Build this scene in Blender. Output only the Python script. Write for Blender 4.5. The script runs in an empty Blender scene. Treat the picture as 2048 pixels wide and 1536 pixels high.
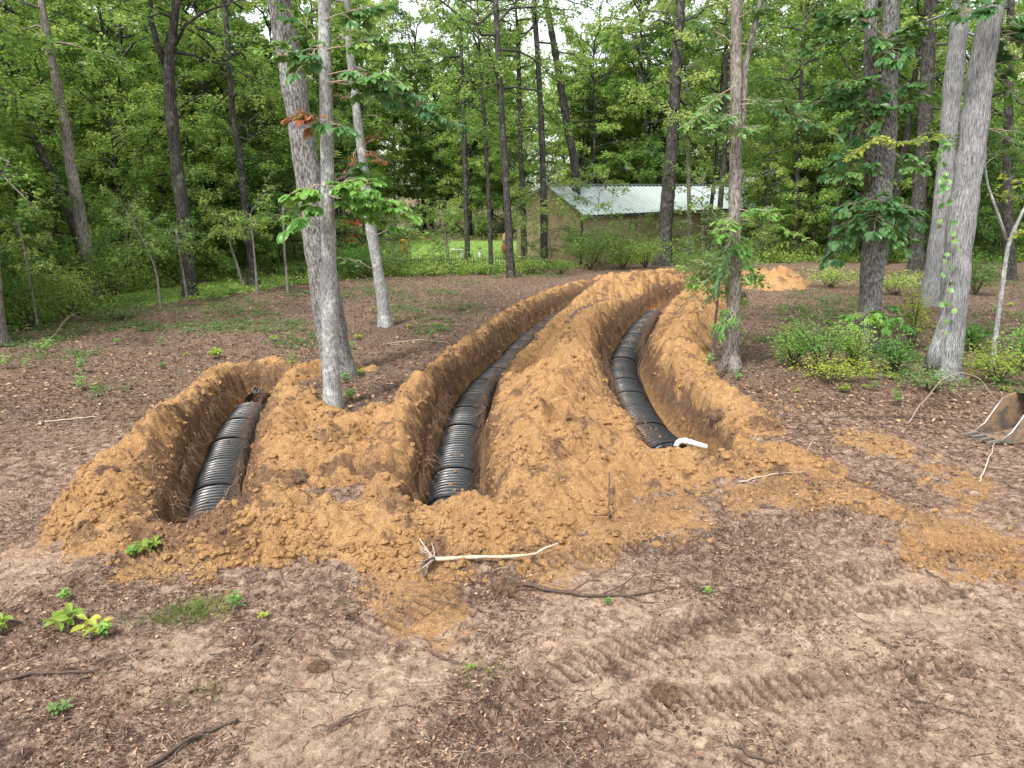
import bpy, math, random
import numpy as np
from mathutils import Vector

C = bpy.context.scene
COL = C.collection
R = math.radians

# ------------------------------------------------------------------ camera
F = 1490.0; PITCH = math.atan(398/1490.0); CH = 4.3
cam = bpy.data.cameras.new('camera'); co = bpy.data.objects.new('camera', cam); COL.objects.link(co)
cam.sensor_width = 36; cam.lens = F/2048*36; cam.clip_end = 1500
co.location = (0, 0, CH); co.rotation_euler = (math.pi/2-PITCH, 0, 0)
C.camera = co
# ------------------------------------------------------------------ sky, sun
SUN_EL, SUN_AZ = R(58), R(215)
w = bpy.data.worlds.new('World'); C.world = w; w.use_nodes = True
nt = w.node_tree; nt.nodes.clear()
sk = nt.nodes.new('ShaderNodeTexSky'); sk.sky_type = 'NISHITA'; sk.sun_disc = False
sk.sun_elevation = SUN_EL; sk.sun_rotation = SUN_AZ; sk.dust_density = 1.5; sk.air_density = 1.2; sk.ozone_density = 1
hs = nt.nodes.new('ShaderNodeHueSaturation'); hs.inputs['Saturation'].default_value = 0.22
bg = nt.nodes.new('ShaderNodeBackground'); bg.inputs['Strength'].default_value = 0.15
wo = nt.nodes.new('ShaderNodeOutputWorld')
nt.links.new(sk.outputs[0], hs.inputs['Color']); nt.links.new(hs.outputs[0], bg.inputs[0]); nt.links.new(bg.outputs[0], wo.inputs[0])
sun = bpy.data.lights.new('sun', 'SUN'); sun.energy = 2.3; sun.angle = R(8); sun.color = (1, .96, .9)
so = bpy.data.objects.new('sun', sun); COL.objects.link(so)
# light comes from behind the camera, a little to the left
so.rotation_euler = (math.pi/2-SUN_EL, 0, R(-35))
C.view_settings.view_transform = 'Standard'; C.view_settings.look = 'None'
C.view_settings.exposure = 1.26; C.view_settings.gamma = 1
C.cycles.max_bounces = 5; C.cycles.diffuse_bounces = 3; C.cycles.transmission_bounces = 3; C.cycles.glossy_bounces = 2
C.cycles.caustics_reflective = False; C.cycles.caustics_refractive = False

# ------------------------------------------------------------------ pixel -> world
sP, cP = math.sin(PITCH), math.cos(PITCH)
def ray(px, py):
    u = (px-1024)/F; v = (768-py)/F
    return Vector((u, cP+v*sP, -sP+v*cP))
def at(px, py, z=0.0):
    d = ray(px, py); t = (z-CH)/d.z
    return Vector((d.x*t, d.y*t, z))
def onY(px, py, Y):
    d = ray(px, py); t = Y/d.y
    return Vector((d.x*t, Y, CH+d.z*t))
# ------------------------------------------------------------------ numpy noise
def _h(ix, iy, s):
    a = (ix.astype(np.int64)*374761393 + iy.astype(np.int64)*668265263 + s*1442695041) & 0xffffffff
    a = ((a ^ (a >> 13))*1274126177) & 0xffffffff
    a = ((a ^ (a >> 15))*2246822519) & 0xffffffff
    return ((a ^ (a >> 16)) & 0xffffff)/float(0xffffff)
def vn(x, y, s=0):
    ix = np.floor(x); iy = np.floor(y); fx = x-ix; fy = y-iy
    fx = fx*fx*fx*(fx*(fx*6-15)+10); fy = fy*fy*fy*(fy*(fy*6-15)+10)
    a = _h(ix, iy, s); b = _h(ix+1, iy, s); c = _h(ix, iy+1, s); d = _h(ix+1, iy+1, s)
    return ((a*(1-fx)+b*fx)*(1-fy)+(c*(1-fx)+d*fx)*fy)*2-1
def fbm(x, y, sc, octv=4, s=0, g=.5):
    o = 0; a = 1; n = 0; x = x/sc; y = y/sc
    for i in range(octv):
        ca, sa = math.cos(i*1.1), math.sin(i*1.1)
        o = o+a*vn(x*ca-y*sa+i*17.3, x*sa+y*ca-i*9.1, s+i); n += a; a *= g; x = x*2.03; y = y*2.03
    return o/n
def worley(x, y, sc, s=0):
    x = x/sc; y = y/sc; ix = np.floor(x); iy = np.floor(y)
    f1 = np.full(x.shape, 9.); f2 = f1.copy(); idv = np.zeros(x.shape)
    for dx in (-1, 0, 1):
        for dy in (-1, 0, 1):
            cx = ix+dx; cy = iy+dy
            d = (cx+_h(cx, cy, s)-x)**2+(cy+_h(cx, cy, s+7)-y)**2
            m = d < f1
            f2 = np.where(m, f1, np.minimum(f2, d)); f1 = np.where(m, d, f1)
            idv = np.where(m, _h(cx, cy, s+13), idv)
    return np.sqrt(f1), np.sqrt(f2), idv
def ss(a, b, x):
    t = np.clip((x-a)/(b-a), 0, 1); return t*t*(3-2*t)

# ------------------------------------------------------------------ materials
def mat(name):
    m = bpy.data.materials.new(name); m.use_nodes = True; t = m.node_tree
    b = t.nodes['Principled BSDF']; b.inputs['Specular IOR Level'].default_value = .25
    return m, t, b
def N(t, ty, **k):
    n = t.nodes.new(ty)
    for a, v in k.items():
        if a.startswith('i_'):
            key = a[2:]; key = int(key) if key.isdigit() else key.replace('_', ' ')
            n.inputs[key].default_value = v
        else: setattr(n, a, v)
    return n
def L(t, a, b): t.links.new(a, b)
def noise(t, vec, scale, detail=4, rough=.55, dist=0):
    n = N(t, 'ShaderNodeTexNoise'); n.inputs['Scale'].default_value = scale; n.inputs['Detail'].default_value = detail
    n.inputs['Roughness'].default_value = rough; n.inputs['Distortion'].default_value = dist
    if vec is not None: L(t, vec, n.inputs['Vector'])
    return n.outputs['Fac']
def ramp(t, fac, stops, interp='LINEAR'):
    r = N(t, 'ShaderNodeValToRGB'); r.color_ramp.interpolation = interp; e = r.color_ramp.elements
    while len(e) < len(stops): e.new(.5)
    for i, (p, c) in enumerate(stops):
        e[i].position = p; e[i].color = (c if len(c) == 4 else (*c, 1)) if isinstance(c, tuple) else (c, c, c, 1)
    L(t, fac, r.inputs[0]); return r.outputs[0]
def mix(t, fac, a, b, mode='MIX'):
    m = N(t, 'ShaderNodeMix', data_type='RGBA', blend_type=mode)
    for i, v in ((0, fac), (6, a), (7, b)):
        if isinstance(v, bpy.types.NodeSocket): L(t, v, m.inputs[i])
        elif i == 0: m.inputs[0].default_value = v
        else: m.inputs[i].default_value = (*v, 1)
    return m.outputs[2]
def mth(t, op, a, b=None, clamp=False):
    m = N(t, 'ShaderNodeMath', operation=op); m.use_clamp = clamp
    for i, v in ((0, a), (1, b)):
        if v is None: continue
        if isinstance(v, bpy.types.NodeSocket): L(t, v, m.inputs[i])
        else: m.inputs[i].default_value = v
    return m.outputs[0]
def attr(t, n): return N(t, 'ShaderNodeAttribute', attribute_name=n)
def objco(t): return N(t, 'ShaderNodeTexCoord').outputs['Object']
def bump(t, b, h, strength, dist):
    n = N(t, 'ShaderNodeBump'); n.inputs['Strength'].default_value = strength; n.inputs['Distance'].default_value = dist
    L(t, h, n.inputs['Height']); L(t, n.outputs[0], b.inputs['Normal'])
def simple(name, col, rough=.7, var=.25, scale=30, metal=0, bmp=.002, spec=.25):
    m, t, b = mat(name); v = objco(t)
    n = noise(t, v, scale, 5)
    c = ramp(t, n, [(.3, tuple(x*(1-var) for x in col)), (.7, tuple(min(1, x*(1+var)) for x in col))])
    L(t, c, b.inputs['Base Color']); b.inputs['Roughness'].default_value = rough; b.inputs['Metallic'].default_value = metal
    b.inputs['Specular IOR Level'].default_value = spec
    if bmp: bump(t, b, noise(t, v, scale*2, 3), .6, bmp)
    return m

# soils ---------------------------------------------------------------
def clay_color(t, v):
    n1 = noise(t, v, 1.1, 6, .6); n2 = noise(t, v, 9, 6, .7); n3 = noise(t, v, 55, 4, .7)
    a = ramp(t, n1, [(.32, (.25, .12, .045)), (.49, (.46, .245, .09)), (.64, (.62, .39, .17))])
    a = mix(t, .55, a, ramp(t, n2, [(.34, (.18, .085, .038)), (.5, (.42, .225, .085)), (.68, (.66, .43, .20))]))
    a = mix(t, ramp(t, noise(t, v, .55, 4, .6), [(.40, 0.0), (.60, .6)]), a, mix(t, n2, (.20, .09, .032), (.46, .22, .075)))
    a = mix(t, .42, a, ramp(t, n3, [(.38, (.14, .068, .032)), (.6, (.64, .43, .23))]))
    return a
def top_color(t, v):
    n2 = noise(t, v, 14, 6, .7)
    return ramp(t, n2, [(.3, (.06, .036, .025)), (.5, (.15, .088, .055)), (.7, (.32, .195, .115))])
def soil_bump(t, b, v, s=1.0):
    h = mth(t, 'ADD', noise(t, v, 28, 8, .72), mth(t, 'MULTIPLY', noise(t, v, 110, 4, .7), .35))
    bump(t, b, h, 1, .05*s)
def make_bank():
    m, t, b = mat('clay_spoil'); v = objco(t)
    c = clay_color(t, v)
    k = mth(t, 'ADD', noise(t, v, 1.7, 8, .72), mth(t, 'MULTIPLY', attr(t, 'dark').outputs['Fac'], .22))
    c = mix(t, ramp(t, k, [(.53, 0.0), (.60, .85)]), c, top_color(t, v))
    L(t, c, b.inputs['Base Color']); b.inputs['Roughness'].default_value = .95; b.inputs['Specular IOR Level'].default_value = .1
    soil_bump(t, b, v); return m
def make_trench():
    m, t, b = mat('trench_soil'); v = objco(t)
    c = clay_color(t, v)
    mp = N(t, 'ShaderNodeMapping'); mp.inputs['Scale'].default_value = (2, 2, 1.3); L(t, v, mp.inputs[0])
    st = noise(t, mp.outputs[0], 8, 6, .7)
    c = mix(t, ramp(t, st, [(.38, .8), (.57, 0.0)]), c, (.13, .07, .035))
    sx = N(t, 'ShaderNodeSeparateXYZ'); L(t, v, sx.inputs[0])
    z = mth(t, 'ADD', sx.outputs[2], mth(t, 'MULTIPLY', mth(t, 'SUBTRACT', noise(t, v, 2.3, 6, .7), .5), 1.1))
    c = mix(t, ramp(t, mth(t, 'ADD', z, .6), [(.05, 0.0), (.27, .85)]), c, top_color(t, v))
    L(t, c, b.inputs['Base Color']); b.inputs['Roughness'].default_value = .95; b.inputs['Specular IOR Level'].default_value = .1
    soil_bump(t, b, v, 1.3); return m
def make_ground():
    m, t, b = mat('bare_soil'); v = objco(t)
    n1 = noise(t, v, 1.3, 7, .65); n2 = noise(t, v, 7, 8, .72, .6); n3 = noise(t, v, 45, 5, .75)
    fine = mth(t, 'ADD', mth(t, 'MULTIPLY', n2, .6), mth(t, 'MULTIPLY', n3, .4))
    # trodden pinkish soil
    a = ramp(t, fine, [(.39, (.055, .034, .026)), (.455, (.17, .108, .08)), (.53, (.34, .232, .172)), (.62, (.60, .46, .34))])
    br = ramp(t, fine, [(.40, (.05, .03, .024)), (.48, (.16, .10, .075)), (.58, (.42, .30, .22))])
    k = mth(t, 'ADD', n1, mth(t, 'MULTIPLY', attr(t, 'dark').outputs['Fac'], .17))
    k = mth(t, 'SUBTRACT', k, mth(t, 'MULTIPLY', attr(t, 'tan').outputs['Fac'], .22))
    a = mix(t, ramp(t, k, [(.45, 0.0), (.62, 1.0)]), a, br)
    a = mix(t, mth(t, 'MULTIPLY', attr(t, 'tan').outputs['Fac'], .6), a, ramp(t, fine, [(.38, (.2, .12, .085)), (.48, (.46, .32, .22)), (.62, (.66, .50, .36))]))
    cl = mth(t, 'ADD', attr(t, 'clay').outputs['Fac'], mth(t, 'MULTIPLY', mth(t, 'SUBTRACT', noise(t, v, 3.1, 9, .8), .5), 2.6))
    a = mix(t, ramp(t, cl, [(.38, 0.0), (.6, .9)]), a, clay_color(t, v))
    a = mix(t, mth(t, 'MULTIPLY', attr(t, 'lug').outputs['Fac'], ramp(t, noise(t, v, 9, 6, .75), [(.35, .3), (.55, .9)])), a, (.095, .06, .045))  # tread grooves painted darker: humus, plus shade the soft light doesn't give
    # leaf strewn wood floor
    f1 = ramp(t, noise(t, v, 16, 8, .82), [(.37, (.04, .026, .02)), (.46, (.115, .078, .06)), (.54, (.22, .155, .12)), (.64, (.40, .30, .235))])
    f1 = mix(t, ramp(t, noise(t, v, .9, 5, .6), [(.46, 0.0), (.62, .6)]), f1, (.23, .15, .10))
    a = mix(t, attr(t, 'floor').outputs['Fac'], a, f1)
    a = mix(t, ramp(t, noise(t, v, 19, 8, .82, .5), [(.36, .7), (.46, 0.0)]), a, (.06, .036, .03))
    L(t, a, b.inputs['Base Color']); b.inputs['Roughness'].default_value = .93; b.inputs['Specular IOR Level'].default_value = .12
    soil_bump(t, b, v, 1.0); return m
def make_lawn():
    m, t, b = mat('lawn_grass'); v = objco(t)
    a = ramp(t, noise(t, v, 3, 8, .7), [(.35, (.12, .22, .05)), (.55, (.24, .38, .09)), (.7, (.36, .45, .14))])
    L(t, a, b.inputs['Base Color']); b.inputs['Roughness'].default_value = .9
    bump(t, b, noise(t, v, 30, 4, .7), 1, .05); return m

def leafmat(name, stops, trans=.45, rough=.5, spec=.3):
    m, t, b = mat(name)
    f = mth(t, 'ADD', mth(t, 'MULTIPLY', attr(t, 'lv').outputs['Fac'], .55), mth(t, 'MULTIPLY', N(t, 'ShaderNodeObjectInfo').outputs['Random'], .45))
    c = ramp(t, f, stops)
    L(t, c, b.inputs['Base Color']); b.inputs['Roughness'].default_value = rough; b.inputs['Specular IOR Level'].default_value = spec
    tr = N(t, 'ShaderNodeBsdfTranslucent'); L(t, mix(t, .5, c, (.42, .60, .09)), tr.inputs[0])
    ms = N(t, 'ShaderNodeMixShader'); ms.inputs[0].default_value = trans
    L(t, b.outputs[0], ms.inputs[1]); L(t, tr.outputs[0], ms.inputs[2]); L(t, ms.outputs[0], t.nodes['Material Output'].inputs[0])
    return m
def bark(name, dark, lite, sc=14, zs=.16, lichen=0.0, lic=(.5, .53, .47), bd=.03):
    m, t, b = mat(name); a = attr(t, 'bc').outputs['Vector']
    mp = N(t, 'ShaderNodeMapping'); mp.inputs['Scale'].default_value = (1, 1, zs); L(t, a, mp.inputs[0])
    n = noise(t, mp.outputs[0], sc, 6, .65, .4); n2 = noise(t, mp.outputs[0], sc*3.2, 5, .7)
    f = mth(t, 'ADD', mth(t, 'MULTIPLY', n, .65), mth(t, 'MULTIPLY', n2, .35))
    c = ramp(t, f, [(.36, tuple(x*.35 for x in dark)), (.455, dark), (.54, lite), (.64, tuple(min(1, x*1.35) for x in lite))])
    if lichen:
        l = noise(t, a, 3.2, 7, .75)
        c = mix(t, ramp(t, l, [(.53, 0.0), (.6, lichen)]), c, lic)
    c = mix(t, ramp(t, noise(t, a, .8, 3), [(.35, .35), (.6, 0.0)]), c, tuple(x*.7 for x in dark))
    L(t, c, b.inputs['Base Color']); b.inputs['Roughness'].default_value = .92; b.inputs['Specular IOR Level'].default_value = .12
    bump(t, b, f, 1, bd); return m
M = dict(
    clay=make_bank(), trench=make_trench(), ground=make_ground(), lawn=make_lawn(),
    leaf=leafmat('forest_leaf', [(.14, (.03, .085, .022)), (.30, (.08, .18, .04)), (.46, (.16, .29, .06)), (.60, (.28, .42, .10)), (.76, (.44, .52, .15))]),
    leaffar=leafmat('far_leaf', [(.2, (.10, .20, .06)), (.5, (.24, .38, .12)), (.75, (.42, .52, .20))], .5),  # paler leaf colour, standing in for hazy sunlight on the far woods
    leafdark=leafmat('understorey_leaf', [(.12, (.03, .085, .022)), (.31, (.085, .19, .042)), (.48, (.18, .31, .065)), (.70, (.38, .48, .12))]),
    leafbig=leafmat('broad_leaf', [(.1, (.04, .12, .05)), (.5, (.085, .21, .075)), (.85, (.18, .33, .10)), (1, (.28, .38, .10))], .3, .4, .4),
    leafbright=leafmat('bright_leaf', [(.1, (.05, .16, .03)), (.5, (.13, .30, .06)), (.85, (.24, .42, .08)), (1, (.42, .48, .1))], .35, .4, .4),
    leafyel=leafmat('yellow_green_leaf', [(.1, (.10, .19, .03)), (.5, (.25, .34, .05)), (1, (.5, .48, .07))], .4),
    leafred=leafmat('dead_leaf', [(.1, (.10, .03, .015)), (.6, (.26, .08, .04)), (1, (.35, .16, .07))], .2),
    weed=leafmat('weed_leaf', [(.1, (.05, .11, .035)), (.5, (.11, .19, .06)), (1, (.26, .34, .12))], .3),
    litter=leafmat('litter_leaf', [(.08, (.035, .02, .017)), (.3, (.10, .055, .042)), (.5, (.26, .15, .10)), (.68, (.48, .32, .21)), (.85, (.66, .52, .38))], .1, .8, .15),
    bark_grey=bark('grey_bark', (.20, .195, .19), (.39, .395, .385), 40, .3, .7, (.60, .64, .60), .015),
    bark_ridge=bark('ridged_bark', (.10, .092, .085), (.34, .33, .32), 28, .32, .25, (.5, .52, .48), .05),
    bark_stripe=bark('striped_bark', (.17, .168, .168), (.385, .385, .39), 46, .09, .15, (.55, .57, .53), .05),
    bark_warm=bark('warm_bark', (.13, .107, .09), (.32, .29, .26), 34, .2, .35, (.45, .45, .38), .03),
    bark_dark=bark('dark_bark', (.028, .025, .023), (.095, .087, .08), 26, .2, .4, (.22, .24, .20), .03),
    twig=simple('dark_twig', (.085, .058, .045), .85, .4, 40), pale=simple('pale_wood', (.44, .36, .27), .7, .22, 25),
    twigpale=simple('grey_twig', (.34, .27, .21), .8, .3, 30), root=simple('root_fibre', (.19, .12, .08), .9, .35, 30),
)
def make_sod():
    m, t, b = mat('dark_sod'); v = objco(t); L(t, top_color(t, v), b.inputs['Base Color']); b.inputs['Roughness'].default_value = .95; soil_bump(t, b, v); return m
M['sod'] = make_sod()
def make_plastic():
    m, t, b = mat('black_plastic'); v = objco(t)
    n = noise(t, v, 9, 5, .7)
    L(t, ramp(t, n, [(.35, (.008, .009, .011)), (.6, (.014, .015, .018)), (.78, (.12, .08, .045))]), b.inputs['Base Color'])
    L(t, ramp(t, n, [(.3, .26), (.7, .5)]), b.inputs['Roughness']); b.inputs['Specular IOR Level'].default_value = .55
    bump(t, b, noise(t, v, 35, 3), .3, .003); return m
M['plastic'] = make_plastic()
M['pvc'] = simple('white_pvc', (.72, .74, .70), .35, .06, 12, 0, 0, .5)

# ------------------------------------------------------------------ mesh helpers
def tag(o, label=None, cat=None, group=None, kind=None):
    if label: o['label'] = label
    if cat: o['category'] = cat
    if group: o['group'] = group
    if kind: o['kind'] = kind
    return o
def empty(name, loc=(0, 0, 0), rz=0):
    o = bpy.data.objects.new(name, None); COL.objects.link(o); o.location = loc; o.rotation_euler = (0, 0, rz)
    o.empty_display_size = .1; return o
def mk(name, V, F_, m, parent=None, smooth=True, attrs=None, fattrs=None):
    """V (n,3); F_ list of int arrays (k,n) of one vertex count each"""
    V = np.asarray(V, dtype=np.float32); me = bpy.data.meshes.new(name)
    F_ = [np.asarray(f, dtype=np.int32) for f in F_ if len(f)]
    me.vertices.add(len(V)); me.vertices.foreach_set('co', V.ravel())
    tot = np.concatenate([np.full(len(f), f.shape[1], np.int32) for f in F_]); lv = np.concatenate([f.ravel() for f in F_])
    st = np.concatenate([[0], np.cumsum(tot)[:-1]]).astype(np.int32)
    me.loops.add(len(lv)); me.loops.foreach_set('vertex_index', lv)
    me.polygons.add(len(tot)); me.polygons.foreach_set('loop_start', st)
    me.polygons.foreach_set('use_smooth', np.full(len(tot), smooth))
    me.update(calc_edges=True); me.validate()
    for k, a in (attrs or {}).items():
        a = np.asarray(a, np.float32)
        if a.ndim == 2: me.attributes.new(k, 'FLOAT_VECTOR', 'POINT').data.foreach_set('vector', a.ravel())
        else: me.attributes.new(k, 'FLOAT', 'POINT').data.foreach_set('value', a)
    for k, a in (fattrs or {}).items():
        me.attributes.new(k, 'FLOAT', 'FACE').data.foreach_set('value', np.asarray(a, np.float32))
    me.materials.append(m)
    o = bpy.data.objects.new(name, me); COL.objects.link(o)
    if parent: o.parent = parent
    return o
class MB:
    """collects meshes into one"""
    def __init__(s): s.V = []; s.F = {}; s.bc = []; s.n = 0
    def add(s, V, Fs, bc=None):
        V = np.asarray(V, float).reshape(-1, 3)
        for f in Fs:
            f = np.asarray(f, int)
            if len(f): s.F.setdefault(f.shape[1], []).append(f+s.n)
        s.V.append(V); s.bc.append(V if bc is None else bc); s.n += len(V); return s
    def tubes(s, P, Rr, k=6, cap=True):
        """P (N,K,3) Rr (N,K)"""
        P = np.asarray(P, float); Rr = np.asarray(Rr, float)
        if P.ndim == 2: P = P[None]; Rr = Rr[None]
        n, K, _ = P.shape
        T = np.gradient(P, axis=1); T /= np.linalg.norm(T, axis=2, keepdims=True)+1e-9
        ref = np.where(np.abs(T[:, :, 2:3]) > .9, np.array([1., 0, 0]), np.array([0, 0, 1.]))
        ref = ref[:, :1].repeat(K, 1) if K > 1 else ref
        A = np.cross(T, ref); A /= np.linalg.norm(A, axis=2, keepdims=True)+1e-9; B = np.cross(T, A)
        th = np.arange(k)*2*math.pi/k; c = np.cos(th)[None, None, :, None]; sn = np.sin(th)[None, None, :, None]
        off = (A[:, :, None]*c+B[:, :, None]*sn)*Rr[:, :, None, None]
        V = P[:, :, None]+off
        ln = np.concatenate([np.zeros((n, 1)), np.cumsum(np.linalg.norm(np.diff(P, axis=1), axis=2), 1)], 1)
        bc = np.stack([np.broadcast_to(c[..., 0]*Rr[:, :, None], V.shape[:3]), np.broadcast_to(sn[..., 0]*Rr[:, :, None], V.shape[:3]), np.broadcast_to(ln[:, :, None], V.shape[:3])], 3)+np.arange(n)[:, None, None, None]*3.7
        idx = np.arange(n*K*k).reshape(n, K, k); nx = np.roll(idx, -1, 2)
        q = np.stack([idx[:, :-1], nx[:, :-1], nx[:, 1:], idx[:, 1:]], -1).reshape(-1, 4)
        fs = [q]
        if cap and k > 2: fs += [idx[:, 0, ::-1], idx[:, -1]]
        return s.add(V.reshape(-1, 3), fs, bc.reshape(-1, 3))
    def box(s, c, d, ax=None):
        c = np.array(c, float); d = np.array(d, float)/2
        v = np.array([[x, y, z] for x in (-1, 1) for y in (-1, 1) for z in (-1, 1)], float)*d
        if ax is not None: v = v @ np.array(ax, float)
        return s.add(v+c, [np.array([[0, 1, 3, 2], [4, 6, 7, 5], [0, 4, 5, 1], [2, 3, 7, 6], [0, 2, 6, 4], [1, 5, 7, 3]])])
    def build(s, name, m, parent=None, smooth=True):
        V = np.concatenate(s.V); bc = np.concatenate(s.bc)
        return mk(name, V, [np.concatenate(f) for f in s.F.values()], m, parent, smooth, {'bc': bc})
T_DIA = (np.array([[0, 0, 0], [.42, -.5, .09], [.42, .5, .09], [1, 0, -.06]], float), [[0, 1, 3], [0, 3, 2]])
T_BIG = (np.array([[0, 0, 0], [.2, -.22, .04], [.5, -.5, .1], [.78, -.4, .07], [1, 0, -.1], [.78, .4, .07], [.5, .5, .1], [.2, .22, .04], [.55, 0, .02]], float),
         [[0, 1, 2, 8], [8, 2, 3, 4], [0, 8, 6, 7], [8, 4, 5, 6]])
T_OAK = (np.array([[0, 0, 0], [.18, -.14, 0], [.28, -.42, .05], [.42, -.18, .02], [.58, -.55, .06], [.68, -.2, .02], [.86, -.3, .02], [1, 0, -.06],
                   [.86, .3, .02], [.68, .2, .02], [.58, .55, .06], [.42, .18, .02], [.28, .42, .05], [.18, .14, 0]], float),
         [[0, 1, 3], [1, 2, 3], [0, 3, 5], [3, 4, 5], [0, 5, 7], [5, 6, 7], [0, 7, 9], [9, 7, 8], [0, 9, 11], [11, 9, 10], [0, 11, 13], [13, 11, 12]])
def unit(a): return a/(np.linalg.norm(a, axis=-1, keepdims=True)+1e-9)
def leaves(name, P, D, Nn, Ln, W, tm, m, parent=None, lv=None, rng=None):
    tv, tf = tm; P = np.asarray(P); D = unit(D); S = unit(np.cross(D, Nn)); U = np.cross(S, D)
    n = len(P); Ln = np.broadcast_to(Ln, n)[:, None, None]; W = np.broadcast_to(W, n)[:, None, None]
    V = P[:, None]+Ln*tv[None, :, :1]*D[:, None]+W*tv[None, :, 1:2]*S[:, None]+Ln*tv[None, :, 2:]*U[:, None]
    k = len(tv); by = {}
    for f in tf: by.setdefault(len(f), []).append(f)
    Fs = []; fl = []
    if lv is None: lv = rng.random(n)
    for ln, f in by.items():
        f = np.array(f); Fs.append((np.arange(n)[:, None, None]*k+f[None]).reshape(-1, ln)); fl.append(np.repeat(lv, len(f)))
    return mk(name, V.reshape(-1, 3), Fs, m, parent, False, None, {'lv': np.concatenate(fl)})

# ------------------------------------------------------------------ ground sheet
def axis(segs):
    o = [segs[0][0]]
    for a, b, s in segs:
        n = max(1, int(round((b-a)/s))); o += list(np.linspace(a, b, n+1)[1:])
    return o
def grow(x, end, s, g):
    o = []
    while abs(x) < end: x += s; o.append(x); s *= g
    return o
xa = axis([(-15, -9.5, .09), (-9.5, 9.5, .033), (9.5, 17, .085)])
xa = grow(-15, 260, -.16, 1.15)[::-1]+xa+grow(17, 260, .16, 1.15)
ya = axis([(3.6, 14, .031), (14, 26, .05), (26, 50, .13)])
ya = grow(3.6, 40, -.2, 1.3)[::-1]+ya+grow(50, 700, .25, 1.15)
xa = np.array(xa); ya = np.array(ya); nx_, ny_ = len(xa), len(ya)
GX, GY = np.meshgrid(xa, ya); gx = GX.ravel(); gy = GY.ravel()

def wpts(pts): return [(*at(p[0], p[1], p[2])[:2], *p[2:]) for p in pts]
def pdist(P, pad, nattr):
    """distance to polyline and interpolated attributes, only near it"""
    P = np.array([[float(v) for v in p] for p in P])
    lo = P[:, :2].min(0)-pad; hi = P[:, :2].max(0)+pad
    sel = np.nonzero((gx > lo[0]) & (gx < hi[0]) & (gy > lo[1]) & (gy < hi[1]))[0]
    x = gx[sel]; y = gy[sel]; best = np.full(len(sel), 1e9); A = np.zeros((len(sel), nattr)); side = np.zeros(len(sel)); arc = np.zeros(len(sel)); acc = 0
    for a, b in zip(P[:-1], P[1:]):
        d = b[:2]-a[:2]; l2 = d@d+1e-9
        u = np.clip(((x-a[0])*d[0]+(y-a[1])*d[1])/l2, 0, 1)
        q = (x-a[0]-u*d[0])**2+(y-a[1]-u*d[1])**2; m_ = q < best
        best = np.where(m_, q, best)
        for i in range(nattr): A[:, i] = np.where(m_, a[2+i]*(1-u)+b[2+i]*u, A[:, i])
        arc = np.where(m_, acc+u*math.sqrt(l2), arc)
        side = np.where(m_, np.sign(d[0]*(y-a[1])-d[1]*(x-a[0])), side); acc += math.sqrt(l2)
    return sel, np.sqrt(best), A, side, arc
# (px, py, crest height, half width)
BANKS = [
    [(165, 1000, .25, .7), (215, 945, .38, .95), (285, 880, .48, 1.0), (345, 820, .5, .95), (400, 775, .45, .85), (470, 742, .36, .75), (560, 742, .22, .6)],
    [(515, 945, .12, .5), (540, 880, .2, .6), (570, 815, .25, .6), (600, 775, .2, .6)],
    [(585, 880, .3, .75), (650, 850, .42, .7), (705, 845, .3, .55), (760, 820, .42, .7)],
    [(545, 750, .2, .6), (600, 738, .22, .6), (660, 722, .1, .5), (735, 735, .12, .45)], [(600, 800, .22, .6), (640, 815, .2, .5), (700, 835, .22, .5)],
    [(600, 930, .2, .8), (700, 910, .28, .8), (790, 900, .3, .6)],
    [(795, 850, .42, .75), (835, 785, .48, .8), (885, 730, .5, .85), (940, 680, .5, .85), (1010, 632, .5, .85), (1090, 592, .5, .85), (1170, 570, .48, .9), (1260, 552, .65, 1.1), (1370, 548, .5, 1.2), (1440, 546, .3, .8)],
    [(1010, 935, .35, .7), (1070, 880, .5, 1.1), (1105, 800, .58, 1.25), (1125, 740, .62, 1.2), (1145, 690, .62, 1.15), (1170, 650, .58, 1.05), (1215, 612, .52, 1.), (1280, 582, .48, .9), (1370, 568, .4, .8), (1430, 560, .25, .6)],
    [(1530, 850, .12, .6), (1490, 815, .25, .7), (1420, 765, .38, .8), (1370, 720, .48, .85), (1355, 680, .52, .85), (1370, 645, .52, .8), (1395, 612, .5, .8), (1425, 585, .42, .75), (1445, 568, .35, .6)],
    [(150, 1020, .2, .5), (230, 1045, .22, .6), (310, 1035, .2, .55), (400, 1046, .22, .55), (480, 1030, .4, .75), (560, 1015, .45, .85), (650, 1010, .42, .9), (740, 1015, .38, .85), (820, 1030, .33, .75), (900, 1030, .3, .75), (970, 1010, .36, .85), (1060, 985, .36, .9), (1150, 945, .36, .9), (1230, 920, .32, .8), (1310, 918, .24, .65), (1400, 905, .3, .65), (1480, 890, .28, .65), (1560, 895, .2, .6), (1660, 925, .12, .45)],
    [(1500, 545, .4, 1.2), (1545, 543, .65, 1.6), (1570, 545, .5, 1.4)],
    [(1120, 900, .2, .9), (1200, 870, .18, .8)],
    [(690, 1080, .08, .5), (800, 1085, .1, .6), (950, 1080, .1, .5), (1060, 1060, .08, .6)],
]
FLATCLAY = [(1460, 955, .9), (1600, 945, .8), (1720, 880, .5), (1800, 905, .4), (1900, 960, .5), (1740, 1000, .35), (1980, 1090, .7), (1850, 1110, .35), (95, 1060, .45), (640, 735, .8), (760, 760, .5), (800, 1170, .5),
            (1080, 1080, .8), (1180, 1050, .5), (1330, 1040, .5), (450, 1110, .6), (300, 1120, .3), (850, 1230, .4), (1550, 800, .5)]
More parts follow.
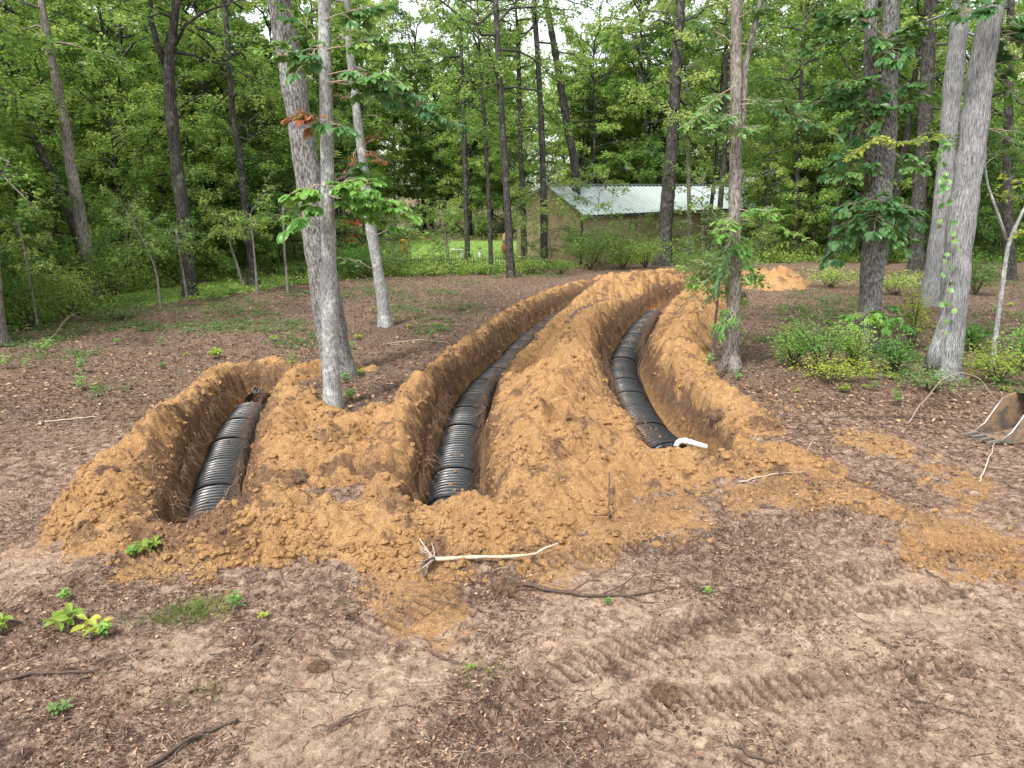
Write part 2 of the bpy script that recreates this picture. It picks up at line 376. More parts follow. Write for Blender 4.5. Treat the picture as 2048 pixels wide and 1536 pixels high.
TANS = [(1700, 1450, 1.1), (1950, 1480, .8), (1250, 1240, .7), (1400, 1380, .7), (680, 1350, .6), (1900, 1100, .9), (1760, 1180, .7), (2000, 1240, .6), (600, 1480, .7), (330, 1330, .4), (1650, 1250, .5), (1150, 1310, .5), (60, 1130, .5), (850, 1280, .5), (1550, 1330, .6)]
DARKS = [(200, 1190, .9), (50, 1240, .6), (420, 1150, .5), (600, 1280, .5), (1480, 1110, .9), (1560, 1190, .6), (1680, 1330, .7), (1250, 1420, .5), (1010, 1180, .4), (1650, 980, .5), (1780, 1030, .6), (1300, 1120, .5), (280, 1380, .5), (1880, 1330, .5), (950, 1420, .5), (1750, 790, 1.4), (1600, 870, .6), (1500, 1460, .4)]
TR_Z = -.44
TRENCH = {
    'left': [(418, 1035), (425, 1010), (431, 977), (444, 928), (457, 881), (476, 844), (497, 813), (520, 785)],
    'mid': [(903, 1000), (912, 930), (918, 883), (927, 836), (944, 797), (958, 770), (982, 746), (1006, 727), (1029, 701), (1054, 672), (1081, 650), (1116, 625), (1160, 604), (1215, 586), (1300, 572), (1390, 563)],
    'right': [(1345, 890), (1308, 862), (1284, 824), (1264, 789), (1248, 745), (1243, 719), (1253, 695), (1266, 672), (1282, 645), (1312, 617), (1350, 600), (1410, 584), (1470, 574)],
}
TW = {k: [tuple(at(p[0], p[1], TR_Z)[:2]) for p in v] for k, v in TRENCH.items()}
def smooth_poly(P, it=2):
    P = [np.array(p, float) for p in P]
    for _ in range(it):
        Q = [P[0]]
        for a, b in zip(P[:-1], P[1:]): Q += [a*.75+b*.25, a*.25+b*.75]
        P = Q+[P[-1]]
    return P
LIP = {'left': onY(412, 1022, 9.5), 'mid': onY(905, 1003, 9.9), 'right': onY(1362, 895, 12.05)}
TWs = {k: smooth_poly([tuple(LIP[k][:2])]+v) for k, v in TW.items()}

H = np.zeros(len(gx)); bankh = np.zeros(len(gx)); clay = np.zeros(len(gx)); tan = np.zeros(len(gx)); dark = np.zeros(len(gx)); tre = np.zeros(len(gx))
near = (np.abs(gx) < 18) & (gy < 50) & (gy > 3)
X, Y = gx[near], gy[near]
nl1 = np.zeros(len(gx)); nl2 = nl1.copy(); nl1[near] = fbm(X, Y, 1.1, 4, 3); nl2[near] = fbm(X, Y, .28, 4, 21); nl3 = nl1.copy(); nl3[near] = fbm(X, Y, .09, 3, 27)
for B in BANKS:
    P = wpts(B); sel, d, A, sd, arc = pdist(P, 2.2, 2)
    n1 = nl1[sel]; n2 = nl2[sel]
    wd = A[:, 1]*(1+.22*n1+.16*n2); t = np.clip(d/wd, 0, 1)
    h = A[:, 0]*(1.05+.42*n1+.28*n2)*(1-t*t*(2.1-1.1*t))
    h = np.maximum(h, 0)
    a = bankh[sel]; k = .10
    hh = np.clip(.5+.5*(a-h)/k, 0, 1); bankh[sel] = np.maximum(0, h*(1-hh)+a*hh+k*hh*(1-hh)*(np.minimum(a, h) > 0))
tdist = np.full(len(gx), 9.)
for k_, P in TWs.items():       # spoil spilled along both lips of every trench
    sel, d, A, sd, arc = pdist(P, 2.2, 0); tdist[sel] = np.minimum(tdist[sel], d)
    h = .20*(1+.5*nl1[sel]+.4*nl2[sel])*(1-ss(.75, 1.35+.2*nl1[sel], d)); bankh[sel] = np.maximum(bankh[sel], h)
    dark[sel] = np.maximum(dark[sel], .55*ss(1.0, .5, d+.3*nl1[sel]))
    bankh[sel] *= .30+.70*ss(.45, 1.05, d)
w1, w2, wi = worley(X, Y, .42, 75); bankh[near] *= 1+.42*(wi-.4)*ss(0, .35, w2-w1)
H += bankh
def blob(arr, L_):
    for px, py, r in L_:
        c = at(px, py, 0); d = np.hypot(gx-c.x, (gy-c.y)*.8)/r
        arr += np.where(d < 2, np.maximum(0, 1-d*.55)**1.2, 0)*(1+1.3*nl1+1.1*nl2)
clay += .55*ss(1.9, .9, tdist+.4*nl1); blob(clay, FLATCLAY); blob(tan, TANS); blob(dark, DARKS)
clay = np.clip(clay+ss(.0, .06, bankh), 0, 1.3); tan = np.clip(tan, 0, 1); dark = np.clip(dark, 0, 1)
# relief
Hn = np.zeros(len(X)); bb = ss(.01, .12, bankh[near]); cc = np.clip(clay[near], 0, 1)
w1, w2, wi = worley(X, Y, .17, 5); lump = np.clip(w2-w1, 0, .6)
Hn += bb*(.10*(wi-.35)*ss(0, .35, lump)+.06*fbm(X, Y, .4, 5, 8))
w1, w2, wi = worley(X+3, Y, .075, 15); Hn += (.018+.02*bb)*(wi-.3)*ss(0, .3, w2-w1)*(.25+.75*cc)
Hn += .03*fbm(X, Y, 1.6, 3, 31)+.020*fbm(X, Y, .22, 4, 33)*(.6+.6*dark[near])
rid = 1-np.abs(fbm(X, Y, .35, 4, 44)); Hn -= .03*np.clip(rid-.86, 0, 1)/.14*(1-bb)
w1, w2, wi = worley(X, Y+5, .11, 25); Hn += .014*(wi-.5)*ss(0, .3, w2-w1)*(1-bb)
H[near] += Hn
# tread marks left by the tracks
TREADS = [([(40, 1065), (100, 1060), (170, 1050)], .25), ([(700, 1300), (860, 1200), (1100, 1120), (1400, 1080), (1720, 1010)], .2), ([(1250, 1330), (1480, 1200), (1780, 1130), (2040, 1100)], .22),
          ([(1450, 1000), (1560, 975), (1660, 950)], .24), ([(950, 1440), (1200, 1300), (1480, 1230), (1900, 1180)], .2), ([(250, 1120), (420, 1080), (560, 1085)], .2), ([(1080, 1500), (1350, 1400), (1600, 1370), (1900, 1330)], .22)]
lug = np.zeros(len(gx))  # groove darkening for the soil colour, painted shade as well as humus
for P, wd in TREADS:
    sel, d, A, sd, arc = pdist(smooth_poly([tuple(at(*p)[:2]) for p in P]), .5, 0)
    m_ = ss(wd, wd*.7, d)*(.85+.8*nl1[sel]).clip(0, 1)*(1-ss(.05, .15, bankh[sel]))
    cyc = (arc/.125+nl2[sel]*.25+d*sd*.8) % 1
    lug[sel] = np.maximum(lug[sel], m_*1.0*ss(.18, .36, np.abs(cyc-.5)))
    H[sel] += m_*(.065*(1-ss(.0, .26, np.abs(cyc-.5)))-.025)
# older churned track marks over the whole foreground
fx, fy_ = X+.35*fbm(X, Y, 1.3, 2, 77), Y+.5*fbm(X, Y, 1.7, 2, 78); f1 = np.abs(((fx*.55+fy_*1.0)/.135) % 1-.5); f2 = np.abs(((fx*1.0-fy_*.35)/.15) % 1-.5)
pm = ss(-.1, .25, fbm(X, Y, .8, 3, 79)); pm2 = ss(.0, .3, fbm(X, Y, .7, 3, 80)); lo = (1-ss(.05, .2, bankh[near]))*ss(13.5, 11, Y)
H[near] += lo*(.036*pm*(1-ss(0, .25, f1))*(.5+1.2*np.abs(nl2[near]))+.030*pm2*(1-ss(0, .25, f2))*(.5+1.2*np.abs(nl2[near])))
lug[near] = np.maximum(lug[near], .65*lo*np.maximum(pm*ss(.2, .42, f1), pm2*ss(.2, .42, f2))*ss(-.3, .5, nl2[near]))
H += .025*np.clip(clay-.45, 0, .6)*(bankh < .04)
# trenches
lump_f = np.zeros(len(gx)); w1, w2, wi = worley(X, Y, .2, 95); lump_f[near] = (wi-.5)*ss(0, .3, w2-w1)
HW = {'left': .40, 'mid': .42, 'right': .43}
for k_, P in TWs.items():
    sel, d, A, sd, arc = pdist(P, 1.8, 0)
    hw = HW[k_]+.07*nl1[sel]+.05*nl2[sel]
    if k_ == 'right':   # pit dug wider round the pipe
        hw = hw+.22*ss(4.2, 2.2, arc)*(sd < 0)+.10*(sd < 0)
    if k_ != 'left': hw = hw*(1-.35*ss(16, 24, arc))
    wl = ss(-.06, .27, d-hw+.09*nl2[sel]+.035*nl3[sel])*.86+.14*ss(.1, .55, d-hw)
    fl = -.77+.03*nl2[sel]+.25*ss(17, 26, arc)
    H[sel] = fl*(1-wl)+H[sel]*wl+wl*(1-wl)*(.28*nl2[sel]+.22*nl3[sel]+.2*lump_f[sel])
    tre[sel] = np.maximum(tre[sel], 1-ss(.08, .24, d-hw+.05*nl2[sel]))
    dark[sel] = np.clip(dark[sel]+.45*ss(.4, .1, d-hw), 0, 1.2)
    H[sel] -= .05*ss(.35, .12, d-hw)*(1-tre[sel])
# cross ditch between the near ends
sel, d, A, sd, arc = pdist([(*at(470, 985, -.1)[:2],), (*at(640, 965, -.1)[:2],), (*at(850, 968, -.1)[:2],)], .8, 0)
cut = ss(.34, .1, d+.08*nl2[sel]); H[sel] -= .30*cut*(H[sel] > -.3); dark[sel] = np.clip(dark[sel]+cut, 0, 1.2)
# shallow rise beyond the clearing and wood floor
floor = np.zeros(len(gx))
edge = at(0, 800, 0).y
fl = (gy-15.5)+2.5*np.clip((gx-2)/4, -1, 1)*0+1.2*fbm(gx, gy, 3, 3, 61)
leftf = ss(12.3, 15, gy+.5*fbm(gx, gy, 2, 3, 71)-.25*(gx+5)); rightf = ss(13.3, 15.2, gy+.5*fbm(gx, gy, 2, 3, 72))
floor = np.where(gx < 0, leftf, rightf)
TRUNK_E = None
GRID_H = H.reshape(ny_, nx_)
def gz(x, y):
    x = np.asarray(x, float); y = np.asarray(y, float)
    i = np.clip(np.searchsorted(xa, x)-1, 0, nx_-2); j = np.clip(np.searchsorted(ya, y)-1, 0, ny_-2)
    u = np.clip((x-xa[i])/(xa[i+1]-xa[i]), 0, 1); v = np.clip((y-ya[j])/(ya[j+1]-ya[j]), 0, 1)
    return (GRID_H[j, i]*(1-u)+GRID_H[j, i+1]*u)*(1-v)+(GRID_H[j+1, i]*(1-u)+GRID_H[j+1, i+1]*u)*v
def gfield(a, x, y):
    i = np.clip(np.searchsorted(xa, x), 0, nx_-1); j = np.clip(np.searchsorted(ya, y), 0, ny_-1)
    return a.reshape(ny_, nx_)[j, i]
# lawn beyond the clearing: a strip on the left, a yard behind the picket fence
lawn = np.zeros(len(gx), bool)
def inpoly(x, y, P):
    r = np.zeros(np.shape(x), bool); n = len(P)
    for i in range(n):
        (x1, y1), (x2, y2) = P[i], P[(i+1) % n]
        c = ((y1 > y) != (y2 > y)) & (x < (x2-x1)*(y-y1)/(y2-y1+1e-12)+x1); r ^= c
    return r
wig = .8*fbm(gx, gy, 2.5, 3, 91)
LAWN1 = [tuple(at(*p)[:2]) for p in [(150, 622), (330, 606), (480, 584), (640, 562), (640, 540), (480, 556), (300, 580), (120, 600)]]
LAWN2 = [tuple(at(*p)[:2]) for p in [(640, 538), (1040, 535), (1090, 500), (1050, 480), (700, 482), (600, 500)]]
lawn = inpoly(gx, gy+wig, LAWN1) | inpoly(gx, gy+wig, LAWN2)
q = np.arange(nx_*ny_).reshape(ny_, nx_); Q = np.stack([q[:-1, :-1], q[:-1, 1:], q[1:, 1:], q[1:, :-1]], -1).reshape(-1, 4)
qt = tre[Q].mean(1) > .5; qb = (bankh[Q].mean(1) > .045) & ~qt; ql = lawn[Q].mean(1) > .5
allV = np.stack([gx, gy, H], 1)
def sub(name, mask, m, at_):
    f = Q[mask]; u, inv = np.unique(f, return_inverse=True)
    return tag(mk(name, allV[u], [inv.reshape(-1, 4)], m, None, True, {k: v[u] for k, v in at_.items()}), kind='structure')
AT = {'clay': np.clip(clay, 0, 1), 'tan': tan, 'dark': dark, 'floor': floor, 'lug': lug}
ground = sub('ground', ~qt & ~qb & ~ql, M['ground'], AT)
sub('trench', qt, M['trench'], {'dark': dark}); sub('spoil_bank', qb, M['clay'], {'dark': dark}); sub('lawn', ql & ~qt & ~qb, M['lawn'], {})

# ------------------------------------------------------------------ chambers in the trenches
rng = np.random.default_rng(7); random.seed(7)
SEC = 1.22
def chamber_mesh():
    nu, nv = 132, 30; V = []
    for i in range(nu+1):
        s = i/nu*(SEC+.03)
        c = (s-.07)/.124 % 1.0
        groove = ss(.42, .52, c)*ss(1.0, .90, c)
        rr = 1-.13*float(groove)
        if s < .06 or s > SEC-.02: rr = 1.015 if s < .06 else .93
        if .05 < s < .075: rr = .92
        for j in range(nv+1):
            t = math.pi*j/nv; cx, sx = math.cos(t), math.sin(t)
            V.append((s, math.copysign(abs(cx)**.82, cx)*.425*rr, .03+(sx**.86)*.315*rr))
    V = np.array(V); k = nv+1; a = np.arange(nu)[:, None]*k+np.arange(nv)[None]
    q = np.stack([a, a+k, a+k+1, a+1], -1).reshape(-1, 4)
    mb = MB(); mb.add(V, [q])
    for sgn in (-1, 1):           # foot with small louvre fins
        mb.box((SEC/2, sgn*.425, .015), (SEC, .06, .03))
        for i in range(20): mb.box((.04+i*.06, sgn*.435, .06), (.012, .05, .07))
    return mb
chm = chamber_mesh().build('chamber_section', M['plastic'])
me_ch = chm.data; bpy.data.objects.remove(chm)
labels = {'left': 'short run of black corrugated drainage chambers in the leftmost trench',
          'mid': 'long curving run of black corrugated drainage chambers in the middle trench',
          'right': 'bending run of black corrugated drainage chambers in the right trench with a white pipe'}
NSEC = {'left': 5.7, 'mid': 17, 'right': 13}
ENDS = {}
for k_, P in TW.items():
    P = [np.array(p) for p in smooth_poly(P, 3)]
    st = .12
    acc = np.concatenate([[0], np.cumsum([np.linalg.norm(b-a) for a, b in zip(P[:-1], P[1:])])]); PA = np.array(P)
    def pt(s, PA=PA, acc=acc): return np.array([np.interp(s, acc, PA[:, 0]), np.interp(s, acc, PA[:, 1])])
    root = empty('drainage_chamber_run', (*pt(st), -.77)); tag(root, labels[k_], 'drain pipe')
    n = int(NSEC[k_]); s0 = .05 if k_ == 'left' else st
    for i in range(n+(k_ == 'left')):
        a = pt(s0+i*SEC); b = pt(s0+(i+1)*SEC); d = b-a
        if np.linalg.norm(d) < .9: break
        o = bpy.data.objects.new('chamber_section', me_ch); COL.objects.link(o); o.parent = root
        o.location = Vector((*a, -.77+.012*math.sin(i*2.1)))-root.location; o.rotation_euler = (0, random.uniform(-.006, .006), math.atan2(d[1], d[0]))
        if i == 0: ENDS[k_] = (a, d/np.linalg.norm(d), root)
    ENDS[k_+'_far'] = (b, d/np.linalg.norm(d), root)
def end_cap(k_, sgn, port=True):
    a, d, root = ENDS[k_]; mb = MB(); nv = 24
    for r, x in ((.985, 0), (.93, -.05*sgn), (.5, -.07*sgn)):
        pass
    rings = []
    for r, x in ((.97, .03), (.99, -.02), (.9, -.055), (.01, -.07)):
        rings.append([(x*1.0, math.copysign(abs(math.cos(t))**.82, math.cos(t))*.405*r, .03+(math.sin(t)**.88)*.31*r) for t in [math.pi*j/nv for j in range(nv+1)]])
    V = np.array(rings).reshape(-1, 3); K = nv+1
    q = [[i*K+j, i*K+j+1, (i+1)*K+j+1, (i+1)*K+j] for i in range(3) for j in range(nv)]
    mb.add(V, [np.array(q)])
    o = mb.build('end_cap', M['plastic'], root)
    o.location = Vector((*a, -.77))-root.location; o.rotation_euler = (0, 0, math.atan2(d[1], d[0])+(0 if sgn > 0 else math.pi))
    return o
ec = end_cap('mid', 1)
# round inspection port with a white ring on the near cap
def ring(r0, r1, z0, z1, n=28):
    V = []; 
    for r, z in ((r0, z0), (r1, z0), (r1, z1), (r0, z1)):
        V += [(r*math.cos(2*math.pi*i/n), r*math.sin(2*math.pi*i/n), z) for i in range(n)]
    q = [[a*n+i, a*n+(i+1) % n, ((a+1) % 4)*n+(i+1) % n, ((a+1) % 4)*n+i] for a in range(4) for i in range(n)]
    return np.array(V), np.array(q)
def disc(r, z, n=28):
    V = [(r*math.cos(2*math.pi*i/n), r*math.sin(2*math.pi*i/n), z) for i in range(n)]; return np.array(V), np.array([list(range(n))])
mb = MB(); V, q = ring(.075, .098, 0, .10); mb.add(V, [q]); mb.box((.14, 0, .02), (.22, .2, .05)); po = mb.build('inspection_port', M['plastic'], ec); po.location = (-.17, .03, .26)
mb = MB(); V, q = ring(.05, .073, .02, .085); mb.add(V, [q]); V, q = disc(.052, .07); mb.add(V, [q]); pr = mb.build('white_ring', M['pvc'], ec); pr.location = (-.17, .03, .26)
ec = end_cap('right', 1)
mb = MB(); V, q = ring(.10, .14, 0, .07); mb.add(V, [q]); V, q = disc(.1, .01); mb.add(V, [q]); po = mb.build('port_collar', M['plastic'], ec); po.location = (-.12, .05, .26)
end_cap('left_far', -1)
# broken grey cap piece lying past the far end of the left run
a = at(508, 783, -.42); mb = MB(); V, q = ring(.06, .09, 0, .12); mb.add(V, [q]); mb.box((.13, .03, .04), (.2, .05, .02))
o = mb.build('pipe_cap', simple('grey_plastic', (.10, .10, .11), .5)); tag(o, 'small dark grey pipe cap lying past the far end of the short chamber run', 'pipe cap'); o.location = a; o.rotation_euler = (1.1, .2, .7)
# white elbow pipe at the near end of the right run
e0 = at(1354, 893, -.60); e1 = at(1354, 880, -.55); pts = [at(1352, 897, -.52), at(1353, 890, -.44), at(1357, 884, -.38), at(1366, 881, -.34), at(1376, 883, -.35), at(1392, 888, -.37), at(1412, 894, -.45)]
pp = smooth_poly(pts, 2); mb = MB(); mb.tubes(np.array(pp), np.full(len(pp), .054), 16)
root = empty('elbow_pipe', pts[0]); tag(root, 'white plastic elbow pipe entering the near end of the right chamber run', 'pipe')
o = mb.build('pipe', M['pvc'], root); o.location = -pts[0]
mb = MB(); pq = np.array([pp[14], pp[17]]); mb.tubes(pq, np.full(2, .064), 16); o = mb.build('coupling', M['pvc'], root); o.location = -pts[0]

# ------------------------------------------------------------------ foliage builders
UP = np.array([0, 0, 1.])
def rnd(n): return rng.random(n)
def gau(*s): return rng.standard_normal(s)
def crown_data(path, z0, z1, Rc, nl, nt_, nlf, base_el=.1, low=.6, sprays=.9):
    """limbs, twigs and leaf positions round a stem given by path(t)->xyz, t in 0..1 of its height"""
    t = (np.arange(nl)+rnd(nl))/nl; hz = z0+(z1-z0)*t
    S = np.array([path(h) for h in hz])
    prof = low+(1-low)*np.sin(math.pi*(.12+.70*t))
    ln = Rc*prof*(.7+.45*rnd(nl)); az = np.arange(nl)*2.399+gau(nl)*.4
    el = base_el+.6*t+.25*gau(nl)
    K = 6; s = np.linspace(0, 1, K)
    hd = np.stack([np.cos(az), np.sin(az), np.zeros(nl)], 1)
    P = S[:, None]+hd[:, None]*(ln[:, None]*s)[:, :, None]
    P[:, :, 2] += ln[:, None]*(np.tan(np.clip(el, -.3, 1.1))[:, None]*s-(.22+.2*rnd(nl))[:, None]*s*s)
    P[:, 1:] += gau(nl, K-1, 3)*(.05*ln[:, None, None])
    LR = ((.012+.016*ln) if Rc > 1.5 else (.003+.009*ln))[:, None]*(1-.8*s)
    # twigs
    st = .22+.78*(np.arange(nt_)+rnd((nl, nt_)))/nt_
    idx = np.clip((st*(K-1)).astype(int), 0, K-2); fr = st*(K-1)-idx
    I = np.arange(nl)[:, None]
    B = P[I, idx]*(1-fr)[..., None]+P[I, idx+1]*fr[..., None]
    sg = np.where((np.arange(nt_)[None]+np.arange(nl)[:, None]) % 2 == 0, 1, -1)
    ta = az[:, None]+sg*(.4+.7*rnd((nl, nt_)))
    tl = sprays*(.5+.7*rnd((nl, nt_)))*(.55+.45*(ln/Rc)[:, None])*(1.15-.5*st)
    TD = np.stack([np.cos(ta), np.sin(ta), .05+.38*gau(nl, nt_)], -1)
    B = B.reshape(-1, 3); TD = TD.reshape(-1, 3); tl = tl.ravel(); n2 = len(B)
    sv = np.array([0, .5, 1.]); TP = B[:, None]+TD[:, None]*(tl[:, None]*sv)[..., None]; TP[:, 2, 2] -= tl*.15
    TR = np.broadcast_to(np.array([.009, .006, .003]), (n2, 3))
    # leaves along each twig, mostly in one flat layer
    u = .08+.95*rnd((n2, nlf)); sd = np.where(rnd((n2, nlf)) > .5, 1, -1)
    la = np.arctan2(TD[:, 1], TD[:, 0])[:, None]+sd*(.5+.8*rnd((n2, nlf)))
    LP = B[:, None]+TD[:, None]*(tl[:, None]*u)[..., None]
    D = np.stack([np.cos(la), np.sin(la), -.25+.35*gau(n2, nlf)], -1)
    off = rnd((n2, nlf))*.30*sprays*(1-.5*u)
    LP = LP+D*off[..., None]*[1, 1, .3]; LP[..., 2] += .12*sprays*gau(n2, nlf)-.15*tl[:, None]*u*u
    NN = np.array([0, -.15, 1.])+.75*gau(n2, nlf, 3)
    lv = np.clip(.5+.22*gau(n2, 1)+.16*gau(n2, nlf), 0, 1)
    return (P, LR), (TP, TR), LP.reshape(-1, 3), D.reshape(-1, 3), NN.reshape(-1, 3), lv.ravel()
def path_fn(pts):
    pts = np.array(pts); z = pts[:, 2]
    return lambda h: np.array([np.interp(h, z, pts[:, 0]), np.interp(h, z, pts[:, 1]), h])
def wobble_path(Hh, lean, amp, n=14):
    z = np.linspace(-.2, Hh, n); ph = rnd(4)*6
    x = lean[0]*z/Hh+amp*np.sin(z*.7+ph[0])*np.clip(z/Hh, 0, 1)+amp*.4*np.sin(z*1.9+ph[1])*np.clip(z, 0, 1)
    y = lean[1]*z/Hh+amp*np.sin(z*.6+ph[2])*np.clip(z/Hh, 0, 1)
    return np.stack([x, y, z], 1)
def flare(z, r): return r*(1+.55*np.exp(-np.clip(z+.1, 0, 9)/.22))
def gen_tree(name, pts, rad, z0, z1, Rc, nl, nt_, nlf, leafL, leafm='leaf', barkm='bark_dark', tm=T_DIA, extra=None, k=10, rel=None, **kw):
    """tree = trunk, branches, crown; pts absolute"""
    pts = np.array(pts, float); o0 = pts[0].copy(); o0[2] = max(0, o0[2]); P0 = pts-o0
    root = empty(name, tuple(o0))
    mb = MB(); mb.tubes(P0, rad, k)
    for e, r in (extra or []): mb.tubes(np.array(e)-o0, r, max(6, k-3))
    mb.build('trunk', M[barkm], root)
    z0 -= o0[2]; z1 -= o0[2]
    lim, tw, LP, D, NN, lv = crown_data(path_fn(P0), z0, z1, Rc, nl, nt_, nlf, **kw)
    mb = MB(); mb.tubes(lim[0], lim[1], 5, False); mb.tubes(tw[0], tw[1], 3, False); mb.build('branches', M[barkm], root)
    n = len(LP); Ln = leafL*(.65+.6*rnd(n))
    leaves('crown', LP, D, NN, Ln, Ln*.52, tm, M[leafm], root, lv)
    return root
def copy_tree(r, loc, rz, sc, label, cat, group):
    c = r.copy(); COL.objects.link(c); c.location = loc; c.rotation_euler = (random.uniform(-.03, .03), random.uniform(-.03, .03), rz); c.scale = sc
    for ch in r.children:
        d = ch.copy(); COL.objects.link(d); d.parent = c
    tag(c, label, cat, group); return c

# ------------------------------------------------------------------ traced trees
def traced(name, label, pts, top=16, z0=6, leafm='leaf', barkm='bark_dark', Rc=3, nl=18, nt_=7, nlf=26, leafL=.15, extra=(), k=16, cat='tree', group=None, wob=.012, zmin=None, base_h=None, **kw):
    bx, by, bw = pts[0]; b = at(bx, by, 0); Yb = b.y; zz = Yb*cP  # depth of the stem
    g = float(gz(b.x, b.y)) if base_h is None else base_h
    P = []; W = []
    for px, py, w_ in pts:
        p = onY(px, py, Yb); dep = p.y*cP-(p.z-CH)*sP; P.append(np.array(p)); W.append(w_/2*dep/F)
    P = np.array(P); P[0, 2] = min(P[0, 2], g); W = np.array(W)
    if len(pts) >= 2:
        d = (P[-1]-P[max(-3, -len(P))]); d = d/d[2]
        zt = P[-1, 2]; kk = 5
        if top > zt+1:
            ex = [P[-1]+d*.7*(top-zt)*i/kk for i in range(1, kk+1)]
            for i, e in enumerate(ex): e[2] = zt+(top-zt)*(i+1)/kk; e[:2] += gau(2)*.05
            P = np.vstack([P, ex]); W = np.concatenate([W, W[-1]*np.linspace(1, .15, kk+1)[1:]])
    # resample smooth
    zs = np.linspace(P[0, 2], P[-1, 2], int(max(14, (P[-1, 2]-P[0, 2])/.28)))
    Q = np.stack([np.interp(zs, P[:, 2], P[:, 0]), np.interp(zs, P[:, 2], P[:, 1]), zs], 1); WW = np.interp(zs, P[:, 2], W)
    for c in range(2):
        for _ in range(2): Q[1:-1, c] = (Q[:-2, c]+2*Q[1:-1, c]+Q[2:, c])/4
    Q[1:, :2] += np.cumsum(gau(len(Q)-1, 2), 0)*wob*.35
    WW = WW*(1+.05*gau(len(WW))*np.clip(WW/.2, 0, 1))
    WW = WW*(.93+.17*np.exp(-(zs-zs[0])/.14))
    Q = np.vstack([Q[0]-[0, 0, .35], Q]); WW = np.concatenate([[WW[0]*1.15], WW])
    ex = []
    for e in extra:
        E = np.array([onY(px, py, Yb) for px, py, _ in e]); er = []
        for (px, py, w_), p in zip(e, E): er.append(w_/2*(p[1]*cP-(p[2]-CH)*sP)/F)
        dd = E[-1]-E[-2]; E = np.vstack([E, E[-1]+dd/np.linalg.norm(dd)*(2.5 if top > 8 else .15)]); er.append(er[-1]*.5)
        ex.append((E, np.array(er)))
    z1 = min(top, Q[-1, 2])
    r = gen_tree(name, Q, WW, z0, z1, Rc, nl, nt_, nlf, leafL, leafm, barkm, extra=ex, k=k, **kw)
    return tag(r, label, cat, group), Yb
def wspray(parent, name, p0, p1, n_side, leafL, m, tm=T_BIG, nleaf=6, width=.5, sag=.15, wood='twigpale', mode='palm', r=.012):
    """leafy branch between two world points: twig, side twigs, a fan of leaflets on each"""
    p0 = np.array(p0, float); p1 = np.array(p1, float); ln = np.linalg.norm(p1-p0); d = (p1-p0)/ln
    K = 7; s = np.linspace(0, 1, K); P = p0+d*(s*ln)[:, None]; P[:, 2] += sag*ln*np.sin(s*math.pi)*.6; P[1:-1] += gau(K-2, 3)*.03*ln
    side = np.cross(d, UP); side /= np.linalg.norm(side)+1e-9
    mb = MB(); mb.tubes(P, r*(1.1-.8*s), 6)
    st = .25+.75*(np.arange(n_side)+.5*rnd(n_side))/n_side; st[-1] = 1
    B = np.stack([np.interp(st, s, P[:, i]) for i in range(3)], 1)
    sg = np.where(np.arange(n_side) % 2 == 0, 1, -1)
    TD = unit(d*(.5+.3*rnd((n_side, 1)))+side*(sg*(.5+.6*rnd(n_side)))[:, None]+UP*(.25*gau(n_side, 1)-.05))
    TD[-1] = d
    tl = width*(.5+.7*rnd(n_side)); E = B+TD*tl[:, None]
    mid = (B+E)/2+UP*.04
    mb.tubes(np.stack([B, mid, E], 1), np.broadcast_to(np.array([.006, .005, .003]), (n_side, 3)), 4, False)
    o1 = mb.build(name, M[wood], parent)
    LP = []; D = []; NN = []
    for i in range(n_side):
        for j in range(nleaf):
            if mode == 'palm':      # leaflets fan from the end of each side twig
                a = (j-(nleaf-1)/2)*(2.5/nleaf)+.12*gau(1)[0]; back = abs(a)*.04
                sd = np.cross(TD[i], UP); sd /= np.linalg.norm(sd)+1e-9
                D.append(TD[i]*math.cos(a)+sd*math.sin(a)+UP*(-.35+.15*gau(1)[0])); LP.append(E[i]-TD[i]*back)
            else:
                u = .1+.9*(j+.5)/nleaf; sd = np.cross(TD[i], UP)*(1 if j % 2 else -1)
                D.append(TD[i]*.6+sd*.8+UP*(-.25+.3*gau(1)[0])); LP.append(B[i]*(1-u)+E[i]*u)
            NN.append(UP+.35*gau(3))
    n = len(LP); Ln = leafL*(.7+.5*rnd(n)); lv = np.clip(np.repeat(.5+.18*gau(n_side), nleaf)+.12*gau(n), 0, 1)
    o2 = leaves('leaf_spray', np.array(LP), np.array(D), np.array(NN), Ln, Ln*.5, tm, M[m], o1, lv)
    return o1
def sprays(tree, Yb, L_, **kw0):
    kw0 = dict(kw0)
    L_ = [(a, b, dy, {**kw, 'n_side': int(kw.get('n_side', kw0.get('n_side', 9))*1.45)}) for a, b, dy, kw in L_]
    o0 = np.array(tree.location)
    for a, b, dy, kw in L_:
        p0 = np.array(onY(a[0], a[1], Yb-.1)); p1 = np.array(onY(b[0], b[1], Yb+dy))
        k2 = dict(kw0); k2.update(kw); wspray(tree, 'leafy_branch', p0-o0, p1-o0, **k2)

